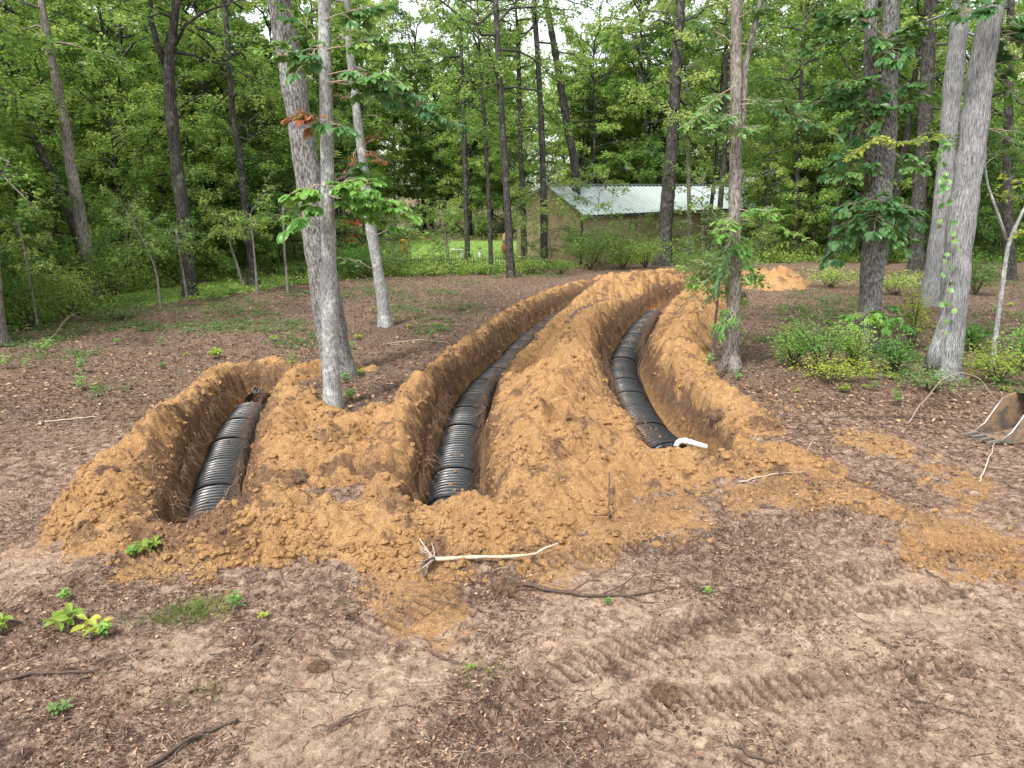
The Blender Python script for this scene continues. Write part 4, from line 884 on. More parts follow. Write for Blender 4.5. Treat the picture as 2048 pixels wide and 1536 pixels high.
clods('clay_clods', x, y, .006+.055*rnd(len(x))**6, M['clay'], 'crumbled orange clay clods covering the spoil banks')
n = 60000; y = 4+10*rnd(n)**1.4; x = (rnd(n)-.5)*2*(.74*y+1); m_ = (gfield(bankh, x, y) < .04) & (gfield(tre, x, y) < .2) & (fbm(x, y, .7, 3, 411) > .0+.3*rnd(n)); x, y = x[m_], y[m_]
clods('soil_crumbs', x, y, .005+.017*rnd(len(x))**3, M['ground'], 'crumbs of dark soil scattered over the trampled foreground', .1)
# fine twigs and roots
def curves(x, y, ln, r, lift, seed=0, K=5, z=None, curl=.33):
    n = len(x); a = rnd(n)*6.28; P = np.zeros((n, K, 3)); P[:, 0, 0] = x; P[:, 0, 1] = y
    for i in range(1, K):
        a = a+gau(n)*curl; P[:, i, 0] = P[:, i-1, 0]+np.cos(a)*ln/(K-1); P[:, i, 1] = P[:, i-1, 1]+np.sin(a)*ln/(K-1)
    P[:, :, 2] = gz(P[:, :, 0], P[:, :, 1])+r[:, None]*.6+lift[:, None]*rnd((n, K)) if z is None else z
    return P, r[:, None]*np.linspace(1, .45, K)[None]
def twigs(name, n, ylo, yhi, L0, L1, r0, r1, m, label, lift=.02, keep=.5, pw=1.3):
    y = ylo+(yhi-ylo)*rnd(n)**pw; x = (rnd(n)-.5)*2*np.minimum(.74*y+1, 14); q_ = (gfield(tre, x, y) < .1) & (rnd(n) < keep+fbm(x, y, 1.3, 3, 501)*1.2+.5*gfield(dark, x, y)-.3*gfield(tan, x, y)); x, y = x[q_], y[q_]
    P, r = curves(x, y, L0+(L1-L0)*rnd(len(x))**2, r0+(r1-r0)*rnd(len(x))**2, lift*rnd(len(x)))
    mb = MB(); mb.tubes(P, r, 3, False); tag(mb.build(name, M[m]), label, 'twigs', kind='stuff')
twigs('dark_twigs', 9500, 3.9, 16, .03, .30, .0016, .006, 'twig', 'short dark twigs and root scraps scattered over the foreground soil', .02, .55)
twigs('pale_twigs', 6500, 3.9, 26, .06, .55, .0015, .0045, 'twigpale', 'thin pale twigs scattered over the soil', .05, .4)
# roots hanging from the trench walls
RP = []; RR = []
for k_, P in TWs.items():
    P = np.array(P); acc = np.concatenate([[0], np.cumsum(np.linalg.norm(np.diff(P, axis=0), axis=1))]); nr = int(acc[-1]*(110 if k_ == 'right' else 80))
    s_ = acc[-1]*rnd(nr); s_ = s_[s_ < 21]; nr = len(s_); c = np.stack([np.interp(s_, acc, P[:, 0]), np.interp(s_, acc, P[:, 1])], 1)
    c2 = np.stack([np.interp(s_+.1, acc, P[:, 0]), np.interp(s_+.1, acc, P[:, 1])], 1); d = unit(c2-c); nrm = np.stack([-d[:, 1], d[:, 0]], 1)*np.where(rnd(nr) > .5, 1, -1)[:, None]
    off = HW[k_]+.05; 
    if k_ == 'right': off = off+.3*(nrm[:, 0] > 0)*ss(2.5, .5, s_)+.08
    st_ = c+nrm*(off if np.ndim(off) == 0 else off[:, None]); L0 = .10+.38*rnd(nr)**1.5; q_ = np.zeros((nr, 4, 3)); sw = gau(nr, 2)*.12
    for i in range(4):
        u = i/3; q_[:, i, :2] = st_+(-nrm*(.12*u)[..., None] if False else -nrm*.12*u)+sw*u; q_[:, i, 2] = -.02+.12*gau(nr)*(i == 0)-L0*u*u
    q_[:, :, 2] += (.08*gau(nr))[:, None]; RP.append(q_); RR.append((.0015+.004*rnd(nr)**3)[:, None]*np.array([1, .8, .6, .3]))
mb = MB(); mb.tubes(np.vstack(RP), np.vstack(RR), 3, False); tag(mb.build('hanging_roots', M['root']), 'thin torn roots hanging from the walls of the three trenches', 'roots', kind='stuff')
# grass on the lawns
x, y = fan(90000, -6, 26); m_ = inpoly(x, y, LAWN1) | (inpoly(x, y, LAWN2)); x, y = x[m_], y[m_]; n = len(x)
tag(leaves('lawn_grass', np.stack([x, y, np.zeros(n)], 1), np.array([0, 0, 1.])+.5*gau(n, 3), gau(n, 3), .07+.08*rnd(n), .03, T_DIA, M['leafyel'], None, rnd(n)*.7), 'short mown grass of the strip and yard behind the clearing', 'grass', kind='stuff')

# ------------------------------------------------------------------ single fallen sticks
def stick(name, label, pts, r, m, branches=(), lift=.035, cat='stick'):
    P = []
    for p in pts:
        q_ = at(p[0], p[1], 0); z = float(gz(q_.x, q_.y)); q_ = at(p[0], p[1], max(-.3, z)); z = float(gz(q_.x, q_.y)); P.append([q_.x, q_.y, z+lift+(p[2] if len(p) > 2 else 0)])
    P = np.array(smooth_poly([np.array(p) for p in P], 2)); P[1:-1] += gau(len(P)-2, 3)*.008
    root = empty(name, tuple(P[0])); tag(root, label, cat); mb = MB(); mb.tubes(P-P[0], np.linspace(r, r*.5, len(P))*(1+.12*gau(len(P))), 7); mb.build('stem', M[m], root)
    for b in branches:
        i = int(b[0]*(len(P)-1)); e = P[i]+np.array(b[1]); mid = (P[i]+e)/2+gau(3)*.03; mb = MB(); mb.tubes(np.array([P[i], mid, e])-P[0], np.array([r*.5, r*.4, r*.2]), 5); mb.build('side_branch', M[m], root)
    return root
s1 = stick('root_stick', 'pale peeled stick with a torn root ball lying across the front spoil bank', [(868, 1112, .03), (960, 1108, .03), (1040, 1107, .02), (1116, 1103, .03)], .025, 'pale', lift=.075)
mb = MB(); o0 = np.array(s1.location)
for i in range(16):
    a = math.pi+random.uniform(-1.5, 1.5); l = random.uniform(.12, .32); d = np.array([math.cos(a), math.sin(a), random.uniform(-.2, .7)]); P = np.array([[0, 0, 0], d*l*.4+gau(3)*.02, d*l*.8+gau(3)*.04, d*l+gau(3)*.05-[0, 0, .06]]); mb.tubes(P, np.array([.02, .012, .007, .003])*random.uniform(.5, 1.3), 6)
mb.build('root_ball', M['twigpale'], s1)
mb = MB(); mb.tubes(np.array([[0, 0, 0], [-.1, -.08, .02], [-.12, -.24, -.0], [-.06, -.38, -.0]]), np.array([.032, .028, .02, .008]), 8); mb.build('thick_root', M['twig'], s1)
for a in [
    ('fallen_branch', 'long dark branch with bare forks lying in the middle foreground', [(1045, 1172), (1110, 1190), (1190, 1197), (1270, 1196), (1350, 1178)], .020, 'twig', ((.4, (.35, .1, .08)), (.55, (.45, .35, .06)), (.7, (.3, -.2, .04)), (.8, (.15, .4, .1)))),
    ('fallen_branch', 'dark stick lying flat at the left edge of the foreground', [(-20, 1372), (60, 1352), (130, 1352), (200, 1348)], .018, 'twig', ((.6, (.1, .12, .02)),)),
    ('fallen_branch', 'long split dark stick at the bottom left, running up to the right', [(270, 1560), (350, 1505), (400, 1478), (474, 1442)], .022, 'twig', ((.5, (.2, .04, .01)),)),
    ('fallen_branch', 'thin forked pale branch on the clay right of the white elbow pipe', [(1483, 932), (1540, 927), (1590, 924), (1625, 895, .1)], .012, 'pale', ((.5, (.5, .0, .04)), (.3, (.1, -.3, .0)))),
    ('broken_stub', 'dark upright broken stub in the clay before the middle ridge', [(1219, 1020), (1220, 1005, .08), (1217, 970, .28)], .016, 'twig', ((.4, (.06, 0, .2)), (.3, (-.25, .0, .02)))),
    ('fallen_branch', 'short dark stick slanting down the clay left of the tread marks', [(1372, 945), (1395, 960), (1424, 988)], .016, 'twig', ()),
    ('fallen_branch', 'long thin dark branch reaching to the digger bucket teeth', [(1660, 838), (1760, 836), (1860, 838), (1955, 848)], .013, 'twig', ((.4, (.1, .4, .05)),)),
    ('fallen_branch', 'pale arching branch left of the digger bucket', [(1815, 850), (1850, 815, .2), (1895, 788, .45), (1950, 790, .4), (1990, 815, .1)], .010, 'twigpale', ((.3, (.2, .2, .1)),)),
    ('fallen_branch', 'pale stick on the leafy ground left of the short trench', [(78, 847), (130, 842), (195, 837)], .014, 'pale', ()),
    ('fallen_branch', 'short pale stick on top of the middle ridge', [(1128, 770), (1178, 771)], .016, 'pale', ()),
    ('fallen_branch', 'thin pale stick lying on the litter under the slender grey tree', [(765, 690), (850, 680), (900, 690)], .012, 'pale', ()),
    ('fallen_branch', 'thin bare sprig bridging the near end of the leftmost chamber run', [(385, 1090), (420, 1012, .02), (440, 975, .25), (485, 955, .3)], .007, 'twigpale', ((.6, (.1, -.1, .02)), (.7, (-.05, .15, .08)))),
    ('fallen_branch', 'dark crooked root scrap at the bottom centre right', [(1480, 1500), (1500, 1520), (1555, 1530)], .018, 'twig', ((.3, (-.1, .15, .0)),)),
    ('fallen_branch', 'small dark forked stick in the lower middle foreground', [(660, 1465), (690, 1440), (740, 1425)], .012, 'twig', ((.5, (.12, -.12, 0)), (.3, (.14, .05, .02)))),
    ('fallen_branch', 'thin dark stick on the soil below the peeled root stick', [(860, 1310), (900, 1325), (935, 1335)], .011, 'twig', ()),
    ('fallen_branch', 'dark twig on the pale tracks at the right foreground', [(1850, 1145), (1870, 1160), (1895, 1172)], .013, 'twig', ()),
    ('fallen_branch', 'long thin branch lying across the litter at the right foreground', [(1800, 1395), (1870, 1420), (1950, 1440)], .010, 'twig', ((.5, (.15, .1, 0)),)),
    ('fallen_branch', 'pale leaning stick at the bottom right of the clay patches', [(1958, 968), (1975, 935, .1), (1985, 912, .2)], .012, 'pale', ()),
    ('fallen_branch', 'thin dark stick stuck in the wall foot right of the elbow pipe', [(1430, 800, .15), (1405, 838, .1), (1382, 872, .0)], .010, 'twig', ()),
    ('fallen_branch', 'dark bent stick on the clay between the left and middle trenches', [(660, 900), (720, 885), (760, 868), (800, 900)], .012, 'twig', ()),
    ('fallen_branch', 'curved dark root lying under the foot of the pale straight trunk', [(600, 790), (640, 800), (690, 822), (745, 808)], .018, 'twig', ()),
    ('fallen_branch', 'bare fallen branch at the foot of the left wood edge', [(75, 706), (110, 680, .1), (140, 655, .35), (165, 645, .3)], .018, 'twigpale', ((.5, (.3, .1, .3)), (.7, (.4, 0, -.1)))),
    ('fallen_branch', 'long brown branch on the clay at the right, under the bucket', [(1690, 955), (1740, 985), (1800, 1002), (1870, 1020)], .012, 'twig', ((.5, (.3, .2, 0)),)),
    ('fallen_branch', 'brown slanting branch leaning by the foot of the lobed leaved oak', [(1435, 760), (1470, 725, .15), (1500, 690, .45)], .018, 'twig', ((.6, (.1, 0, .2)),)),
]: stick(*a)

# torn clumps of dark topsoil and roots
for i, (px, py, r_, lab) in enumerate([(484, 1048, .15, 'round dark root clump on the front bank right of the leftmost trench'), (785, 1022, .17, 'dark root clump on the front bank left of the middle trench'), (215, 945, .16, 'dark root clump on the left spoil bank'), (600, 968, .13, 'dark root clump in the ditch between the left and middle trenches'), (545, 975, .11, 'smaller dark root clump in the ditch near the leftmost trench'), (1010, 1178, .16, 'dark root clump on the soil below the tip of the peeled stick'), (1560, 945, .15, 'dark root clump on the clay right of the forked pale branch'), (400, 1062, .15, 'crumbled dark sod on the clay before the leftmost trench'), (1440, 800, .2, 'dark root mass at the top of the right trench wall'), (1330, 1395, .12, 'dark root clump in the lower right foreground'), (640, 1335, .10, 'dark root clump in the lower left foreground')]):
    q_ = at(px, py, 0); z = float(gz(q_.x, q_.y)); q_ = at(px, py, max(-.2, z)); z = float(gz(q_.x, q_.y)); root = empty('root_clump', (q_.x, q_.y, z)); tag(root, lab, 'root clump')
    import bmesh
    bm = bmesh.new(); bmesh.ops.create_icosphere(bm, subdivisions=3, radius=r_); V = np.array([v.co[:] for v in bm.verts]); Fc = np.array([[v.index for v in f.verts] for f in bm.faces]); bm.free()
    V *= (1+.35*fbm(V[:, 0]*9+i, V[:, 1]*9+V[:, 2]*7, 1, 4, 700+i))[:, None]; V[:, 2] *= .6
    mk('soil_lump', V, [Fc], M['sod'], root, False); n = 90; st_ = unit(gau(n, 3)+[0, 0, .4])*r_*[.9, .9, .55]; P = np.zeros((n, 4, 3)); P[:, 0] = st_; dd = unit(st_)+.5*gau(n, 3)
    for j in range(1, 4): dd = dd+.5*gau(n, 3)-[0, 0, .25]; P[:, j] = P[:, j-1]+unit(dd)*r_*.33
    P[:, :, 2] = np.maximum(P[:, :, 2], -.01); mb = MB(); mb.tubes(P, np.broadcast_to(np.array([.004, .003, .002, .001]), (n, 4)), 3, False); mb.build('roots', M['root'], root)

# ------------------------------------------------------------------ seedlings and small plants
def seedling(kind):
    """seedling = stem, leaves"""
    root = empty('seedling'); mb = MB(); P = []; D = []; ns = 3 if kind < 3 else 6; hh = (.16, .22, .12, .45)[kind]
    for i in range(ns):
        a = rnd(1)[0]*6.28; e = np.array([math.cos(a)*.08, math.sin(a)*.08, hh*(.5+.6*rnd(1)[0])]); mb.tubes(np.array([[0, 0, -.02], e*.5+[0, 0, .02], e]), np.array([.005, .004, .002]), 4)
        for j in range(7): b = j*.9+a; D.append([math.cos(b), math.sin(b), .1+.2*gau(1)[0]]); P.append(e*(.75+.25*(j % 2)))
    mb.build('stem', M['twigpale'], root); n = len(P)
    leaves('leaves', np.array(P), np.array(D), UP+.25*gau(n, 3), (.13, .12, .10, .10)[kind]*(.7+.5*rnd(n)), (.06, .07, .05, .05)[kind], T_BIG if kind != 1 else T_OAK, M[('leafyel', 'leafbright', 'weed', 'leafbright')[kind]], root, rnd(n)*.7+.2)
    return root
SP = [seedling(i) for i in range(4)]; sused = set()
def seed_at(kind, px, py, sc, label, cat='seedling', group=None, pos=None):
    if pos is None:
        q_ = at(px, py, 0); z = float(gz(q_.x, q_.y)); q_ = at(px, py, z)
    else: q_ = Vector((*pos, 0)); z = 0
    loc = (q_.x, q_.y, float(gz(q_.x, q_.y))); rz = random.random()*6.28
    if kind not in sused: sused.add(kind); r = SP[kind]; r.location = loc; r.rotation_euler = (0, 0, rz); r.scale = (sc,)*3; return tag(r, label, cat, group)
    return copy_tree(SP[kind], loc, rz, (sc,)*3, label, cat, group)
for a in [(0, 135, 1262, 1.2, 'yellow green seedling, largest of the bright group at the left foreground'), (0, 182, 1280, 1.15, 'yellow seedling in the middle of the bright left foreground group'), (1, 218, 1276, .7, 'small dark green seedling ending the bright left foreground group'),
    (1, 465, 1226, .8, 'green and yellow seedling pair beside the grass tuft'), (0, 296, 1090, 1.0, 'yellow green seedling at the foot of the left spoil bank'), (1, 268, 1096, .7, 'pale green seedling left of the one at the spoil bank foot'), (1, 135, 1205, .6, 'single round leaf seedling above the bright left foreground group'),
    (0, 3, 1268, .9, 'yellow green seedling cut by the left photo edge'), (0, 525, 1237, .4, 'tiny yellow seedling right of the grass tuft'), (2, 120, 1420, .7, 'thin weed low in the left foreground'), (3, 1790, 812, .8, 'upright green leafy plant on the litter before the biggest trunk'), (0, 1730, 778, .6, 'bright yellow seedling before the right bushes'), (0, 1592, 785, .5, 'light green seedling at the rim of the right litter'),
    (3, 1420, 738, .9, 'bright green leafy plant at the foot of the dark thin sapling'), (1, 1480, 762, .7, 'broad leaf seedling right of the lobed leaved oak foot'), (0, 428, 718, 1.6, 'bright yellow green plant before the left spoil bank top'), (3, 322, 692, .7, 'green rosette plant on the left litter'), (3, 190, 795, .6, 'small green plant left of the left spoil bank'),
    (3, 585, 745, .9, 'leafy stem left of the leaning oak foot'), (0, 712, 750, 1.0, 'pale yellow plant right of the leaning oak foot'), (1, 705, 800, 1.0, 'green sprig right of the pale trunk foot'), (1, 690, 770, 1.0, 'green plant between the leaning oak foot and the right spoil'), (0, 940, 1340, .3, 'tiny green sprout in the middle foreground'), (1, 1215, 1208, .35, 'tiny green sprout under the forked dark branch'), (1, 1415, 1186, .35, 'tiny green sprout at the tip of the forked dark branch')]:
    seed_at(*a)
for i in range(70):
    px = random.choice([random.uniform(0, 980), random.uniform(1480, 2048)]); py = random.uniform(585, 860) if px < 600 else random.uniform(570, 700) if px < 980 else random.uniform(560, 800)
    q_ = at(px, py, 0)
    if gfield(bankh, q_.x, q_.y) > .02 or gfield(tre, q_.x, q_.y) > 0 or (px > 1480 and py < 600 and px < 1600): continue
    w_ = 'left' if px < 1000 else 'right'
    seed_at(random.randrange(4), px, py, random.uniform(.5, 1.1), f'small leafy seedling in the litter {w_} of the trenches', 'seedling', f'seedlings {w_} of the trenches')
# grass tufts
def tuft(px, py, n, ln, label):
    q_ = at(px, py, 0); z = float(gz(q_.x, q_.y)); a = rnd(n)*6.28; rr = .16*np.sqrt(rnd(n)); P0 = np.stack([np.cos(a)*rr*1.3, np.sin(a)*rr, np.zeros(n)], 1); d = unit(np.stack([np.cos(a)*.6, np.sin(a)*.6, np.full(n, .8)], 1)+.35*gau(n, 3)); l = ln*(.5+.7*rnd(n))
    P = P0[:, None]+d[:, None]*(l[:, None]*np.array([0, .5, 1]))[..., None]; P[:, 2, 2] -= l*.25
    mb = MB(); mb.tubes(P, np.broadcast_to(np.array([.0028, .0022, .0008]), (n, 3)), 3, False); o = mb.build('grass_tuft', M['leafyel']); o.location = (q_.x, q_.y, z); o.data.attributes.new('lv', 'FLOAT', 'FACE').data.foreach_set('value', np.full(len(o.data.polygons), .3, np.float32)); tag(o, label, 'grass tuft')
tuft(370, 1235, 130, .26, 'light green grass tuft in the left foreground'); tuft(415, 1222, 60, .2, 'sparser grass tuft just right of the fuller one'); tuft(290, 1240, 40, .16, 'thin grass tuft beside the bright seedlings'); tuft(965, 1352, 35, .13, 'faint grass tuft in the middle foreground'); tuft(395, 1395, 30, .13, 'faint grass tuft in the lower left foreground'); tuft(650, 1210, 20, .12, 'few grass blades below the front spoil bank')

# ------------------------------------------------------------------ bushes
def bush(loc, w_, h_, n, leafL, m, label, group=None, tm=T_DIA, ns=16, red=0):
    w_, h_, ns = w_*1.2, h_*1.2, ns+8; root = empty('bush', loc); tag(root, label, 'bush', group); a = rnd(ns)*6.28; e = np.stack([np.cos(a)*w_*(.2+.8*rnd(ns)), np.sin(a)*w_*(.2+.8*rnd(ns)), h_*(.45+.55*rnd(ns))], 1); mid = e*[.45, .45, .65]; P = np.stack([e*0+[0, 0, -.05], mid, e], 1)
    mb = MB(); mb.tubes(P, np.broadcast_to(np.array([.012, .008, .003]), (ns, 3)), 4, False); mb.build('stems', M['twig'], root)
    i = rng.integers(0, ns, n); u = .3+.7*rnd(n)**.7; q_ = np.where((u < .5)[:, None], mid[i]*(u/.5)[:, None], mid[i]+(e[i]-mid[i])*((u-.5)/.5)[:, None])+gau(n, 3)*[w_*.2, w_*.2, h_*.1]; q_[:, 2] = np.abs(q_[:, 2])+.02
    leaves('leaves', q_, gau(n, 3)*[1, 1, .4], UP+.6*gau(n, 3), leafL*(.6+.7*rnd(n)), leafL*.45, tm, M[m], root, np.clip(.5+.15*gau(ns)[i]+.15*gau(n), 0, 1)); return root
def gat(px, py): q_ = at(px, py, 0); return (q_.x, q_.y, 0)
for a in [(gat(1640, 745), .8, 1.2, 1300, .085, 'leafbright', 'yellow green bush, fullest of those left of the split trunk'), (gat(1585, 735), .6, .8, 800, .085, 'leafbright', 'low green bush just right of the lobed leaved oak'), (gat(1705, 735), .55, .9, 800, .09, 'leaf', 'dark twiggy bush at the foot of the split trunk'),
    (gat(1660, 765), .9, .45, 900, .075, 'leafyel', 'low spreading bush in front of the fullest yellow green one'), (gat(1790, 745), .55, .7, 600, .10, 'leafbright', 'leafy shoots between the split trunk and the biggest trunk'), (gat(1820, 700), .5, 1.5, 500, .11, 'leafyel', 'tall yellow leaved shoots left of the biggest trunk'),
    (gat(1995, 765), .8, .7, 1000, .085, 'leafyel', 'yellow green bush at the right edge under the crooked sapling'), (gat(1945, 700), .6, .6, 600, .12, 'leafbright', 'green bush right behind the biggest trunk foot'), (gat(2045, 740), .6, .9, 600, .12, 'leafbright', 'broad leaved bush cut by the right photo edge'), (gat(1860, 780), .9, .35, 700, .07, 'weed', 'trampled pale green brush before the biggest trunk'),
    (gat(1400, 560), 1.5, 1.3, 2000, .11, 'weed', 'felled leafy brush heap behind the far end of the right trench'), (gat(1490, 560), 1.0, 1.0, 900, .10, 'weed', 'pale leafy brush beside the far spoil heap'), (gat(1950, 590), .8, 1.4, 900, .14, 'leafbright', 'drooping leafy shrub right of the biggest trunk'), (gat(1660, 575), 1.2, .8, 900, .12, 'leaf', 'low shrub beyond the far spoil heap'), (gat(1790, 590), 1.1, .8, 900, .12, 'leaf', 'low shrub beyond the split trunk'),
    (gat(60, 655), 1.2, 1.5, 1800, .10, 'leaf', 'dense green bush at the left wood edge by the pale sapling'), (gat(230, 610), 1.5, 2.2, 2600, .11, 'leaf', 'rounded green bush left of the tall forked trunk'), (gat(140, 632), 1.2, 1.3, 1500, .10, 'leafdark', 'dark bush before the bare brown leaning trunk'), (gat(0, 640), 1.3, 2.6, 2000, .11, 'leafbright', 'bright leaved bush at the left photo edge'), (gat(240, 640), 1.2, .5, 700, .09, 'weed', 'low pale brush below the rounded left bush'),
    (gat(700, 556), 1.3, 1.2, 1800, .11, 'leafbright', 'light green bush left of the slender grey tree'), (gat(740, 552), 1.2, .9, 1200, .10, 'weed', 'pale low bush behind the slender grey tree'), (gat(850, 552), 1.6, .55, 1200, .09, 'leaf', 'low bush before the stick fence'), (gat(960, 548), 1.3, .5, 1000, .09, 'leaf', 'low bush at the right part of the stick fence'), (gat(600, 560), 1.2, .8, 900, .10, 'leaf', 'low bush left of the leaning oak'),
    (gat(1180, 540), 1.7, 2.0, 3200, .12, 'leafdark', 'dark glossy bush before the shed corner'), (gat(1245, 538), 1.2, 1.1, 1300, .11, 'leaf', 'loose green bush before the long shed wall'), (gat(1120, 548), 1.4, .6, 900, .10, 'leaf', 'low green growth before the tan gable wall'), (gat(1290, 536), 1.2, 1.4, 1600, .11, 'leafdark', 'dark bush left of the thick flared trunk'), (gat(1060, 548), 1.2, .6, 700, .09, 'leafdark', 'low dark growth left of the shed gable')]:
    bush(*a)

# ------------------------------------------------------------------ shed with corrugated walls
def metal(name, col, rough, rib=0): return simple(name, col, rough, .08, 3, .0, 0, .5)
A = np.array([3.9, 42.2, 0.]); u_ = np.array([.68, .733, 0]); v_ = np.array([-.733, .68, 0]); Wd = 4.9; Ln_ = 23.0; EH = 2.8; RH = 4.22
shed = empty('shed', tuple(A)); tag(shed, 'long tan metal shed with a pale ribbed roof behind the dark trunks', 'shed')
def corr(p0, p1, zb, zt, pitch, amp, nrm):
    """corrugated wall from p0 to p1; zt(s) gives the top"""
    ln = np.linalg.norm(p1-p0); n = int(ln/pitch)*6; V = []
    for i in range(n+1):
        s = i/n; c = (s*ln/pitch) % 1; o = amp if c < .55 else 0
        b = p0+(p1-p0)*s+nrm*o
        V += [(b[0], b[1], zb), (b[0], b[1], zt(s))]
    a = np.arange(n)*2; return np.array(V), np.stack([a, a+2, a+3, a+1], 1)
Z3 = np.zeros(3); mw = simple('tan_metal', (.42, .32, .21), .6, .06, 2, 0, 0, .35)
mb = MB(); V, q_ = corr(v_*Wd, Z3, -.1, lambda s: EH+(RH-EH)*(1-abs(2*s-1)), .23, .03, -u_); mb.add(V, [q_]); mb.build('gable_wall', mw, shed, False)
mb = MB(); V, q_ = corr(Z3, u_*Ln_, -.1, lambda s: EH, .23, .03, -v_); mb.add(V, [q_]); mb.build('long_wall', mw, shed, False)
mb = MB(); V, q_ = corr(v_*Wd+u_*Ln_, v_*Wd, -.1, lambda s: EH, .23, .03, v_); mb.add(V, [q_]); V, q_ = corr(u_*Ln_, u_*Ln_+v_*Wd, -.1, lambda s: EH+(RH-EH)*(1-abs(2*s-1)), .23, .03, u_); mb.add(V, [q_]); mb.build('back_wall', mw, shed, False)
mr = simple('pale_roof_metal', (.31, .37, .355), .45, .10, 1.2, .0, 0, .6); mb = MB(); ov = .35
for sgn in (0, 1):
    e0 = (-v_*ov if not sgn else v_*(Wd+ov)); sl = (RH-EH)/(Wd/2); rdg = v_*Wd/2; V = []; n = int((Ln_+.8)/.45)*5
    for i in range(n+1):
        s = -.4+(Ln_+.8)*i/n; o = .085 if (s/.45) % 1 < .2 else 0
        V += [u_*s+e0+UP*(EH-sl*ov+.06+o), u_*s+rdg+UP*(RH+.06+o)]
    a = np.arange(n)*2; mb.add(np.array(V), [np.stack([a, a+2, a+3, a+1], 1)])
mb.box(u_*(Ln_/2)+v_*Wd/2+UP*(RH+.12), (Ln_+.9, .35, .05), [u_, v_, UP]); mb.build('roof', mr, shed, False)
md = simple('dark_trim', (.05, .045, .04), .6); mb = MB(); mb.box(u_*(Ln_/2)-v_*(ov+.03)+UP*(EH-.2), (Ln_+.85, .05, .2), [u_, v_, UP]); mb.build('eave_trim', md, shed, False)
mb = MB(); mb.box(-u_*.045-v_*.0+UP*EH/2, (.05, .12, EH+.1), [u_, v_, UP]); mb.build('corner_trim', md, shed, False)
# second roof beyond
B0 = np.array([19.5, 60, 0.]); sh2 = empty('house', tuple(B0)); tag(sh2, 'grey roofed house half hidden by leaves right of the shed', 'house')
mb = MB(); mb.box((4, 3, 1.6), (9, 6, 3.3)); mb.build('wall', simple('grey_siding', (.42, .41, .38), .7), sh2, False)
mb = MB(); mb.add(np.array([[-1, -.6, 3.1], [9, -.6, 3.1], [9, 3, 5.6], [-1, 3, 5.6], [9, 6.6, 3.1], [-1, 6.6, 3.1]], float), [np.array([[0, 1, 2, 3], [3, 2, 4, 5]]), np.array([[1, 4, 2], [0, 3, 5]])]); mb.build('roof', simple('grey_shingle', (.34, .34, .36), .8, .2, 12), sh2, False)

# ------------------------------------------------------------------ stick fence, yard things
fy = at(870, 546).y; f0 = np.array([*at(672, 548)[:2], 0]); f1 = np.array([*at(1042, 541)[:2], 0]); fence = empty('picket_fence', tuple(f0)); tag(fence, 'low rustic fence of thin upright sticks at the yard edge', 'fence'); D_ = f1-f0; LF = np.linalg.norm(D_)
npk = 74
for i in range(npk):
    s = (i+.5)/npk; h_ = .75+.15*random.random(); b = D_*s; l = gau(2)*.03; mb = MB(); mb.tubes(np.array([b+[0, 0, -.1], b+[l[0]*.5, 0, h_*.5], b+[l[0], l[1], h_]]), np.array([.022, .02, .014])*random.uniform(.8, 1.3), 5); mb.build('picket', M['twig'] if i % 3 else M['bark_dark'], fence)
for z in (.25, .62): mb = MB(); mb.tubes(np.array([[0, .03, z], D_*.5+[0, .03, z+.02], D_+[0, .03, z]]), np.array([.016, .02, .014]), 5); mb.build('rail', M['twig'], fence)
# swing: posts, beam, hanging red seat, orange canopy
sw0 = np.array(onY(705, 530, 52.)); sw0[2] = 0; sw = empty('garden_swing', tuple(sw0)); tag(sw, 'garden swing with a red seat under an orange red canopy behind the leaning oak', 'swing'); red = simple('red_cloth', (.55, .03, .05), .6); ora = simple('orange_cloth', (.42, .07, .03), .7); wd_ = simple('weathered_wood', (.10, .075, .06), .8)
for sx in (-1.0, 1.3):
    for sy in (-.5, .5): mb = MB(); mb.tubes(np.array([[sx, sy, 0], [sx, 0, 2.0]]), np.array([.05, .05]), 6); mb.build('leg', wd_, sw)
mb = MB(); mb.tubes(np.array([[-1.2, 0, 2.0], [1.5, 0, 2.0]]), np.array([.05, .05]), 8); mb.build('beam', wd_, sw)
mb = MB(); mb.add(np.array([[-.8, -.6, 1.75], [.7, -.6, 1.75], [.7, 0, 2.05], [-.8, 0, 2.05], [.7, .6, 1.75], [-.8, .6, 1.75], [-.8, -.6, 1.6], [.7, -.6, 1.6]], float), [np.array([[0, 1, 2, 3], [3, 2, 4, 5], [6, 7, 1, 0]])]); mb.build('canopy', ora, sw, False)
mb = MB(); mb.box((-.1, 0, .62), (1.1, .5, .12)); mb.box((-.1, .28, .8), (1.1, .1, .4)); mb.build('seat', red, sw, False)
for sx in (-.6, .4): mb = MB(); mb.tubes(np.array([[sx, 0, .6], [sx, 0, 2.0]]), np.array([.012, .012]), 5); mb.build('rope', M['twigpale'], sw)
